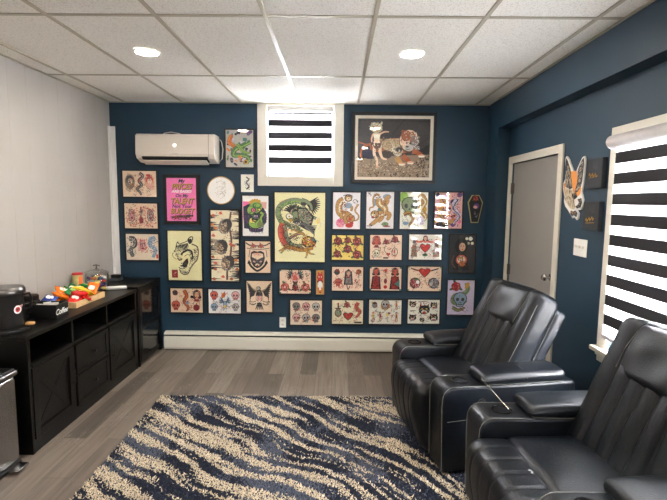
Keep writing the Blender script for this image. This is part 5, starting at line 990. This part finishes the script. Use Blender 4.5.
# wooden tray with snack bags
ty0, ty1, tx0, tx1 = 3.49, 3.93, -2.30, -2.045
tr = thing('snack_tray', 'pale wooden tray full of snack bags on the sideboard', 'tray', ((tx0+tx1)/2, (ty0+ty1)/2, ZT))
a, c = (tx1-tx0)/2, (ty1-ty0)/2
MB().box(-a, a, -c, c, 0, .008).box(a-.01, a, -c, c, .008, .048).box(-a, -a+.01, -c, c, .008, .048).box(-a+.01, a-.01, -c, -c+.01, .008, .048).box(-a+.01, a-.01, c-.01, c, .008, .048).build('tray_box', tray_w, tr, bevel=.0015)
def bag_mesh(w_, l_, th, seed):
    R_ = random.Random(seed); nu, nv = 12, 14; V = []; F = []
    for side in (1, -1):
        for i in range(nu+1):
            for j in range(nv+1):
                u, v_ = i/nu*2-1, j/nv*2-1
                k = max(0, (1-abs(u)**3))*max(0, (1-max(0, (abs(v_)-.1)/.78)**2.2 if abs(v_) < .88 else 0))
                wr = .006*math.sin(7*u+seed)*math.cos(5*v_+seed*2)
                V.append((u*w_/2*(1-.05*(1-v_*v_)), v_*l_/2, side*(th/2*k**.6+.0006)+wr*(k > .1)+R_.uniform(-.0008, .0008)))
    n = (nu+1)*(nv+1)
    for s_ in (0, 1):
        for i in range(nu):
            for j in range(nv):
                q = [s_*n+i*(nv+1)+j, s_*n+(i+1)*(nv+1)+j, s_*n+(i+1)*(nv+1)+j+1, s_*n+i*(nv+1)+j+1]; F.append(tuple(q if s_ == 0 else q[::-1]))
    for i in range(nu):
        for j in (0, nv): a_, b_ = i*(nv+1)+j, (i+1)*(nv+1)+j; F.append((a_, b_, n+b_, n+a_))
    for j in range(nv):
        for i in (0, nu): a_, b_ = i*(nv+1)+j, i*(nv+1)+j+1; F.append((a_, b_, n+b_, n+a_))
    return V, F
bag_cols = dict(orange=(232, 120, 30), red=(206, 36, 32), green=(24, 120, 56), blue=(40, 62, 140), yellow=(238, 196, 50), purple=(90, 60, 130))
def bag(x, y, z, rot, colr, accent, label, seed, w_=.095, l_=.12):
    t = thing('snack_bag', label, 'snack bag', (x, y, z), 0, 'snack bags in the wooden tray'); t.rotation_euler = rot
    V, F = bag_mesh(w_, l_, .04, seed); bm_ = mat('bag '+colr, bag_cols[colr], .25, noise=.1, nscale=30)
    o = obj_from('wrapper', V, F, bm_, t, True)
    n = 14; P = []
    for sc_ in (1,):
        vs = [(.55*w_/2*math.cos(2*PI*k/n), .45*l_/2*math.sin(2*PI*k/n)*(1+.25*math.cos(4*PI*k/n))) for k in range(n)]
        MB().prism(vs, .019, .0245, 'z').build('logo_patch', mat('patch '+accent, PAL[accent], .3), t, bevel=.002)
    return t
zb = ZT+.032
spec = [(-2.11, 3.62, 0, (.35, .3, .3), 'red', 'white', 'red snack bag at the near front corner of the tray'), (-2.10, 3.73, .0, (.3, .45, 1.2), 'red', 'gold', 'red snack bag in the middle front of the tray'),
        (-2.24, 3.64, .035, (.5, .3, -.4), 'orange', 'yellow', 'orange snack bag at the back near corner of the tray'), (-2.25, 3.76, .035, (.7, .5, .5), 'green', 'white', 'green snack bag standing at the back of the tray'),
        (-2.12, 3.84, .005, (.2, .6, .4), 'orange', 'black', 'orange snack bag with black patch at the far front of the tray'), (-2.20, 3.88, .035, (.5, .5, 1.0), 'yellow', 'orange', 'yellow snack bag at the far end of the tray'),
        (-2.17, 3.70, .055, (.2, .5, .2), 'green', 'lgreen', 'green snack bag lying on top of the pile'), (-2.21, 3.60, .045, (.3, .4, 1.4), 'orange', 'red', 'orange and red snack bag on top at the near end'),
        (-2.20, 3.94, .05, (.5, .3, 2.6), 'green', 'yellow', 'green and yellow snack bag at the back far end of the tray'), (-2.10, 3.67, .035, (.2, .5, 2.2), 'red', 'yellow', 'red snack bag with yellow patch on top near the front'),
        (-2.26, 3.70, .06, (.5, .4, .9), 'orange', 'white', 'orange snack bag highest at the back of the pile'), (-2.11, 3.79, .03, (.3, .5, 1.7), 'yellow', 'red', 'yellow snack bag with red patch in the front row'), (-2.25, 3.83, .05, (.6, .4, .2), 'green', 'ivory', 'green snack bag with pale patch at the back middle'),
        (-2.13, 3.92, .03, (.9, .2, .1), 'orange', 'white', 'orange snack bag upright at the far tray end'), (-2.17, 3.795, .062, (.2, .3, 2.0), 'yellow', 'white', 'yellow and white snack bag on top of the pile')]
for i, (x, y_, dz_, rot, c_, ac_, lab) in enumerate(spec): bag(x+.012 if x > -2.16 else x+.01, y_-.055, zb+dz_+(.022 if x > -2.15 else .01), rot, c_, ac_, lab, i+1)
t = bag(-2.19, 3.39, ZT+.09, (.3, .25, .2), 'blue', 'white', 'blue snack bag lying between the black Coffee box and the tray', 21)

cn = thing('snack_canister', 'tall yellow-green canister with a red lid behind the tray', 'canister', (-2.345, 4.045, ZT))
MB().lathe([(.001, 0), (.042, 0), (.042, .175), (.001, .175)], 32).build('tube', mat('canister label', (196, 190, 120), .4, noise=.3, nscale=25), cn, smooth=True)
MB().lathe([(.0485, .02), (.0485, .14)], 32, close=False).build('label_wrap', mat('canister red', (206, 80, 50), .4), cn, smooth=True) if 0 else None
b = MB(); n = 10
for k in range(n): a0, a1 = -.9+1.0*k/n, -.9+1.0*(k+1)/n; b.add([(.0427*math.cos(a0), .0427*math.sin(a0), .02), (.0427*math.cos(a1), .0427*math.sin(a1), .02), (.0427*math.cos(a1), .0427*math.sin(a1), .15), (.0427*math.cos(a0), .0427*math.sin(a0), .17)], [(0, 1, 2, 3)])
b.build('orange_stripe', mat('canister orange', (226, 110, 50), .4), cn, smooth=True, fix=False)
MB().lathe([(.001, .175), (.045, .175), (.045, .19), (.041, .193), (.001, .193)], 32).build('lid', mat('red lid', (196, 40, 44), .35), cn, smooth=True)

JX, JY = -2.255, 4.20
jr = thing('candy_jar', 'wide glass jar with a knobbed lid, full of wrapped candy', 'jar', (JX, JY, ZT))
MB().lathe([(0.0010, .001), (0.0855, .001), (0.0972, .012), (0.0990, .03), (0.0990, .15), (0.0927, .165), (0.0900, .165), (0.0954, .15), (0.0954, .03), (0.0900, .014), (0.0010, .006)], 40, close=False).build('glass_body', jarglass, jr, smooth=True)
MB().lathe([(0.1026, .166), (0.1044, .174), (0.0900, .184), (0.0540, .198), (0.0200, .205), (0.0120, .212), (0.0010, .213)], 40, close=False).build('lid', jarglass, jr, smooth=True)
MB().tube([(-.03, 0, .236), (.0, 0, .246), (.03, 0, .236)], .006, 8).tube([(0, 0, .208), (0, 0, .244)], .007, 8).build('lid_knob', chrome, jr, smooth=True)
R_ = random.Random(8); cc = ['yellow', 'blue', 'purple', 'red', 'white', 'orange', 'navy']
spots = []
for lay in range(4):
    for k in range(7):
        a = 2*PI*k/7+lay*.45; r = .058 if k < 6 else .0
        spots.append((r*math.cos(a*7/6), r*math.sin(a*7/6), .026+lay*.033))
for i, (x, y_, z) in enumerate(spots):
    c_ = cc[(i*3+i//7) % 7]
    t = tag(rb('wrapped_candy', (.05, .036, .026), .009, mat('candy '+c_, PAL[c_], .3), None, (2, 2, 1), 2), '%s wrapped candy inside the glass jar' % c_, 'candy', 'candies in the glass jar'); t.location = (JX+x, JY+y_, ZT+z); t.rotation_euler = (R_.uniform(-.25, .25), R_.uniform(-.25, .25), R_.uniform(0, 6.3))
t = thing('paper_roll', 'rolled white paper lying at the far end of the sideboard', 'paper', (-2.10, 4.255, ZT+.018), math.radians(20))
MB().lathe([(.014, -.09), (.018, -.085), (.018, .085), (.013, .09), (.011, .085), (.011, -.085), (.014, -.09)], 20, axis='x', close=False).build('paper_sheet', whitep, t, smooth=True)
t = thing('card_holder', 'small dark box on the corner cabinet by the wall', 'box', (-2.30, 4.66, .797))
MB().box(-.05, .05, -.05, .05, 0, .028).build('base', mat('smoky acrylic', (70, 78, 80), .15), t, bevel=.003); MB().box(-.05, .05, -.01, .05, .028, .06).build('upright_block', blackplastic, t, bevel=.003)

# ------------------------------------------------------------------ shag rug
rug_x0, rug_x1, rug_y0, rug_y1 = -1.425, 1.01, .60, 3.66
rg = thing('shag_rug', 'navy and cream zebra-striped shag rug on the plank floor', 'rug', ((rug_x0+rug_x1)/2, (rug_y0+rug_y1)/2, 0), math.radians(1.0))
RW, RL = rug_x1-rug_x0, rug_y1-rug_y0
MB().box(-RW/2, RW/2, -RL/2, RL/2, .001, .012).build('backing', mat('rug backing', (40, 44, 58), .9), rg)
rs = np.random.RandomState(4)
def vnoise(x, y_, sc_, seed):
    r = np.random.RandomState(seed).rand(64, 64); u, v_ = x*sc_+100, y_*sc_+100; i, j = np.floor(u).astype(int), np.floor(v_).astype(int); fu, fv = u-i, v_-j; fu = fu*fu*(3-2*fu); fv = fv*fv*(3-2*fv)
    g = lambda a, b_: r[a % 64, b_ % 64]
    return (g(i, j)*(1-fu)+g(i+1, j)*fu)*(1-fv)+(g(i, j+1)*(1-fu)+g(i+1, j+1)*fu)*fv
def tufts(ylo, yhi, step, hgt):
    nx, ny = int(RW/step), int((yhi-ylo)/step)
    gx, gy = np.meshgrid((np.arange(nx)+.5)/nx*RW-RW/2, ylo+(np.arange(ny)+.5)/ny*(yhi-ylo)); X = gx.ravel()+rs.uniform(-.5, .5, nx*ny)*step; Y = gy.ravel()+rs.uniform(-.5, .5, nx*ny)*step
    return X, Y
X1_, Y1_ = tufts(-RL/2, .15, .016, 0); X2_, Y2_ = tufts(.15, RL/2, .0092, 0)
X = np.concatenate([X1_, X2_]); Y = np.concatenate([Y1_, Y2_]); n = len(X); wd = np.concatenate([np.full(len(X1_), .011), np.full(len(X2_), .0062)])
# bands sweep from far left to near right, steeper towards the right
wx, wy = X+rug_x0+RW/2, Y+rug_y0+RL/2
ph = wy+.40*(wx+1.43)+.19*(wx+1.43)**2+.30*(vnoise(wx, wy, 1.3, 1)-.5)+.10*(vnoise(wx, wy, 4, 2)-.5)+.03*(vnoise(wx, wy, 14, 5)-.5)
s1 = .55*np.sin(ph*2*PI/.15)+2.0*(vnoise(ph*17, (wx*.8-wy*.8)*1.3, 1.0, 3)-.5)+1.8*(vnoise(ph*38, (wx-wy)*2.4, 1.0, 6)-.5)+1.0*(vnoise(ph*80, (wx-wy)*5, 1.0, 7)-.5)
s1 += rs.normal(0, .27, n)
navy = np.array(lin((38, 44, 62))[:3]); slate = np.array(lin((92, 100, 118))[:3]); cream = np.array(lin((214, 200, 176))[:3])
colr = np.where((s1 > .25)[:, None], cream[None], navy[None])
mixm = (s1 <= .25) & (vnoise(wx, wy, 5, 9)+rs.normal(0, .12, n) > .56); colr[mixm] = slate
colr = colr*rs.uniform(.82, 1.12, n)[:, None]
hg = rs.uniform(.015, .025, n); lean = rs.normal(0, .008, (n, 2)); an = rs.uniform(0, 2*PI, n)
P = np.zeros((n, 4, 3))
for k in range(3):
    P[:, k, 0] = X+wd*np.cos(an+k*2*PI/3); P[:, k, 1] = Y+wd*np.sin(an+k*2*PI/3); P[:, k, 2] = .011
P[:, 3, 0] = X+lean[:, 0]; P[:, 3, 1] = Y+lean[:, 1]; P[:, 3, 2] = hg
fa = np.arange(n)[:, None, None]*4+np.array([[0, 1, 3], [1, 2, 3], [2, 0, 3]])[None]
me = bpy.data.meshes.new('pile'); me.vertices.add(n*4); me.vertices.foreach_set('co', P.ravel()); me.loops.add(n*9); me.loops.foreach_set('vertex_index', fa.ravel().astype(np.int32)); me.polygons.add(n*3); me.polygons.foreach_set('loop_start', np.arange(n*3, dtype=np.int32)*3); me.update(calc_edges=True)
at = me.color_attributes.new('yarn', 'FLOAT_COLOR', 'POINT'); cols = np.ones((n, 4, 4)); cols[:, :, :3] = colr[:, None, :]; at.data.foreach_set('color', cols.ravel())
ym = bpy.data.materials.new('rug yarn'); ym.use_nodes = True; nn = ym.node_tree.nodes; aa = nn.new('ShaderNodeAttribute'); aa.attribute_name = 'yarn'; ym.node_tree.links.new(aa.outputs['Color'], nn['Principled BSDF'].inputs['Base Color']); nn['Principled BSDF'].inputs['Roughness'].default_value = .95; nn['Principled BSDF'].inputs['Specular IOR Level'].default_value = .15
me.materials.append(ym); pile = bpy.data.objects.new('pile', me); COL.objects.link(pile); pile.parent = rg; pile['kind'] = 'stuff'

# ------------------------------------------------------------------ recliners (local frame: the chair faces -x)
def wrink(q, amp, fr, ph_=0): return amp*(math.sin(q.x*fr+1.3+ph_)*math.sin(q.y*fr*1.3+ph_)+math.sin(q.z*fr*1.1+q.y*fr*.7+ph_))
def make_recliner(label, loc, rz, BX=-.035, tv=(.441, 0, .897), th=.205):
    r = thing('recliner', label, 'recliner', loc, rz, 'black leather recliners')
    # arms
    for s in (-1, 1):
        yc = s*.385
        prof = [(.41, .02), (.41, .54)]
        for k in range(9): a = PI/2+PI/2*k/8; prof.append((-.39+.075*math.cos(a), .475+.075*math.sin(a)))
        prof += [(-.462, .25), (-.455, .02)]
        arm = MB().prism(prof, yc-.10, yc+.10, 'y').build('arm', leather, r, smooth=True, bevel=.022, seg=4)
        arm.data.set_sharp_from_angle(angle=3.1)
        # cup holder
        c = (-.315, yc, .549)
        cup = MB().lathe([(.052, -.001), (.053, .004), (.047, .006), (.041, .003), (.040, -.004), (.001, -.006)], 32, c).build('cup_holder', mat('cup holder plastic', (14, 14, 15), .15), r, smooth=True)
        # padded arm lid
        def dp(q, d): q = q.copy(); q.z += .012*(1-(q.y/.11)**2)*(1 if d.z > 0 else 0)+wrink(q, .0015, 22, s) - .010*max(0, -q.x-.10)/.15*(d.z > 0); q.x += -.0*q.z; return q
        pad = rb('arm_pad', (.55, .212, .066), .030, leather, r, (18, 8, 2), 5, dp, T(.062, yc, .576))
        MB().tube([(.07, yc-.108, .576), (.07, yc-.098, .597), (.07, yc-.06, .615), (.07, yc, .6225), (.07, yc+.06, .615), (.07, yc+.098, .597), (.07, yc+.108, .576)], .0014, 5).build('stitching', thread, pad, smooth=True)
        MB().tube([(-.193, yc-.09, .583), (-.195, yc-.05, .594), (-.195, yc, .597), (-.195, yc+.05, .594), (-.193, yc+.09, .583)], .0015, 5).build('stitching', thread, pad, smooth=True)
        for q in (-1, 1): MB().tube([(-.20, yc+q*.100, .559), (-.185, yc+q*.1035, .554), (-.055, yc+q*.107, .551), (.145, yc+q*.107, .550), (.31, yc+q*.107, .551)], .0013, 5).build('lid_piping', thread, pad, smooth=True)
        for q in (-1, 1):
            e = yc+q*.092
            MB().tube([(-.455, e+q*.002, .04), (-.4595, e+q*.002, .25), (-.4635, e, .43)]+[(-.39+.0715*math.cos(PI/2+PI/2*k/6), e, .475+.0725*math.sin(PI/2+PI/2*k/6)) for k in range(6, -1, -1)]+[(-.30, e, .5455), (-.18, e, .542)], .0017, 5).build('stitching', thread, arm, smooth=True)
        MB().tube([(-.43, yc+s*.1005, .34), (-.20, yc+s*.1008, .35), (.02, yc+s*.1008, .352)], .0016, 5).build('stitching', thread, arm, smooth=True)
    # control knob on outer near side
    MB().lathe([(.026, 0), (.028, -.006), (.018, -.010), (.017, -.004), (.001, -.004)], 24, (-.215, -.485, .445), axis='y').build('control_button', blackplastic, r, smooth=True)
    rb('base', (.76, .56, .24), .02, blackplastic, r, (2, 2, 2), 2, None, T(-.01, 0, .16))
    # seat
    def ds(q, d): q = q.copy(); q.z += (.018*(1-(q.y/.285)**2)*(1-(q.x/.3)**2) if d.z > 0 else 0)+wrink(q, .0022, 17); return q
    rb('seat', (.50, .566, .20), .05, leather, r, (14, 14, 3), 4, ds, T(-.10, 0, .375))
    # footrest roll with vertical channels
    def df(q, d):
        q = q.copy(); y_ = q.y
        if abs(y_) < .26:
            g = abs(math.sin(PI*(y_+.26)/.104)); a = -.008*(1-min(1, g*3.5)) if abs(y_) < .255 else 0
            if d.x < -.1: q.x -= a*1.0
            if d.z > .1: q.z += a
        if d.x < 0: q.x -= .018*math.sin(max(0, min(1, (q.z+.2)/.4))*PI)
        if q.z < .1: q.x += .055*(.1-q.z)/.32
        return q+Vector((wrink(q, .0015, 19), 0, wrink(q, .0015, 23, 1)))
    fr_ = rb('footrest', (.24, .566, .455), .07, leather, r, (3, 44, 8), 5, df, T(-.420, 0, .2475))
    # reclined back
    tv = Vector(tv); nv = Vector((-tv.z, 0, tv.x)); org_ = Vector((BX, 0, .46))
    Mb = Matrix(((-nv.x, 0, tv.x), (0, 1, 0), (-nv.z, 0, tv.z))).to_4x4()      # local x = backwards, z = up the slope
    Mb.translation = org_
    def db(q, d):
        q = q.copy(); t_ = q.z; y_ = q.y; yw = abs(y_)
        if d.x < -.05:
            if yw < .185 and t_ < .13:
                g = abs(math.sin(PI*(y_+.185)/.0925)); q.x -= .026*min(1, g*1.4)**.6-.012
            elif yw < .185: q.x += .004
            else:
                q.x -= .014*math.sin(PI*(yw-.185)/.13)
            if abs(yw-.185) < .012: q.x += .012
        if t_ > .2 and d.z > .3: q.z += .018*(1-(y_/.31)**2)
        if d.y != 0: q.y *= 1.0+.02*math.sin((t_+.3)*4)
        q.x += wrink(q, .002, 18, .5); return q
    bk = rb('backrest', (.17, .64, .72), .055, leather, r, (3, 52, 20), 5, db, Mb @ T(.085, 0, .315))
    def dh(q, d):
        q = q.copy(); q.x -= .008*(1-(q.y/.19)**2)*(d.x < 0); q.x += .05*max(0, q.z-.04)**1.0*2.0; q.x += wrink(q, .0025, 26, 2); return q
    hp = rb('head_pillow', (.085, .41, .275), .042, leather2, r, (3, 14, 10), 5, dh, Mb @ T(.026, -.012, .53))
    rb('back_shell', (.085, .63, .64), .03, leather, r, (2, 8, 8), 4, None, Mb @ T(th, 0, .30))
    for q in (-1, 1):
        MB().tube([Mb @ Vector((-.0+.012, q*.296, -.02)), Mb @ Vector((.012, q*.309, .2)), Mb @ Vector((.012, q*.313, .4)), Mb @ Vector((.012, q*.309, .58)), Mb @ Vector((.03, q*.294, .65))], .0015, 5).build('stitching', thread, bk, smooth=True)
        MB().tube([Mb @ Vector((.158, q*.309, .0)), Mb @ Vector((.158, q*.320, .2)), Mb @ Vector((.158, q*.320, .4)), Mb @ Vector((.158, q*.312, .6))], .0015, 5).build('stitching', thread, bk, smooth=True)
        MB().tube([Mb @ Vector((-.017, q*.192-.012, .42)), Mb @ Vector((-.015, q*.197-.012, .52)), Mb @ Vector((.0, q*.190-.012, .62))], .0015, 5).build('stitching', thread, bk, smooth=True)
    for (x_, y_) in ((-.38, -.3), (-.38, .3), (.38, -.3), (.38, .3)): MB().lathe([(.025, 0), (.025, .05)], 14, (x_, y_, -.0)).build('foot', blackplastic, r)
    return r
make_recliner('black leather recliner standing nearer the teal wall, in front of the door', (.985, 3.12, .012), math.radians(11))
make_recliner('black leather recliner nearest the viewer, cut off by the frame, below the tall window', (1.20, 1.925, .012), math.radians(3), -.01, (.39, 0, .9208), .14)
t = thing('metal_rod', 'thin silver rod standing tilted in the cup holder of the nearer recliner', 'rod', (.90, 2.29, .566))
MB().tube([(0, 0, 0), (-.055, .28, .055)], .003, 8).build('rod_shaft', steel, t, smooth=True)
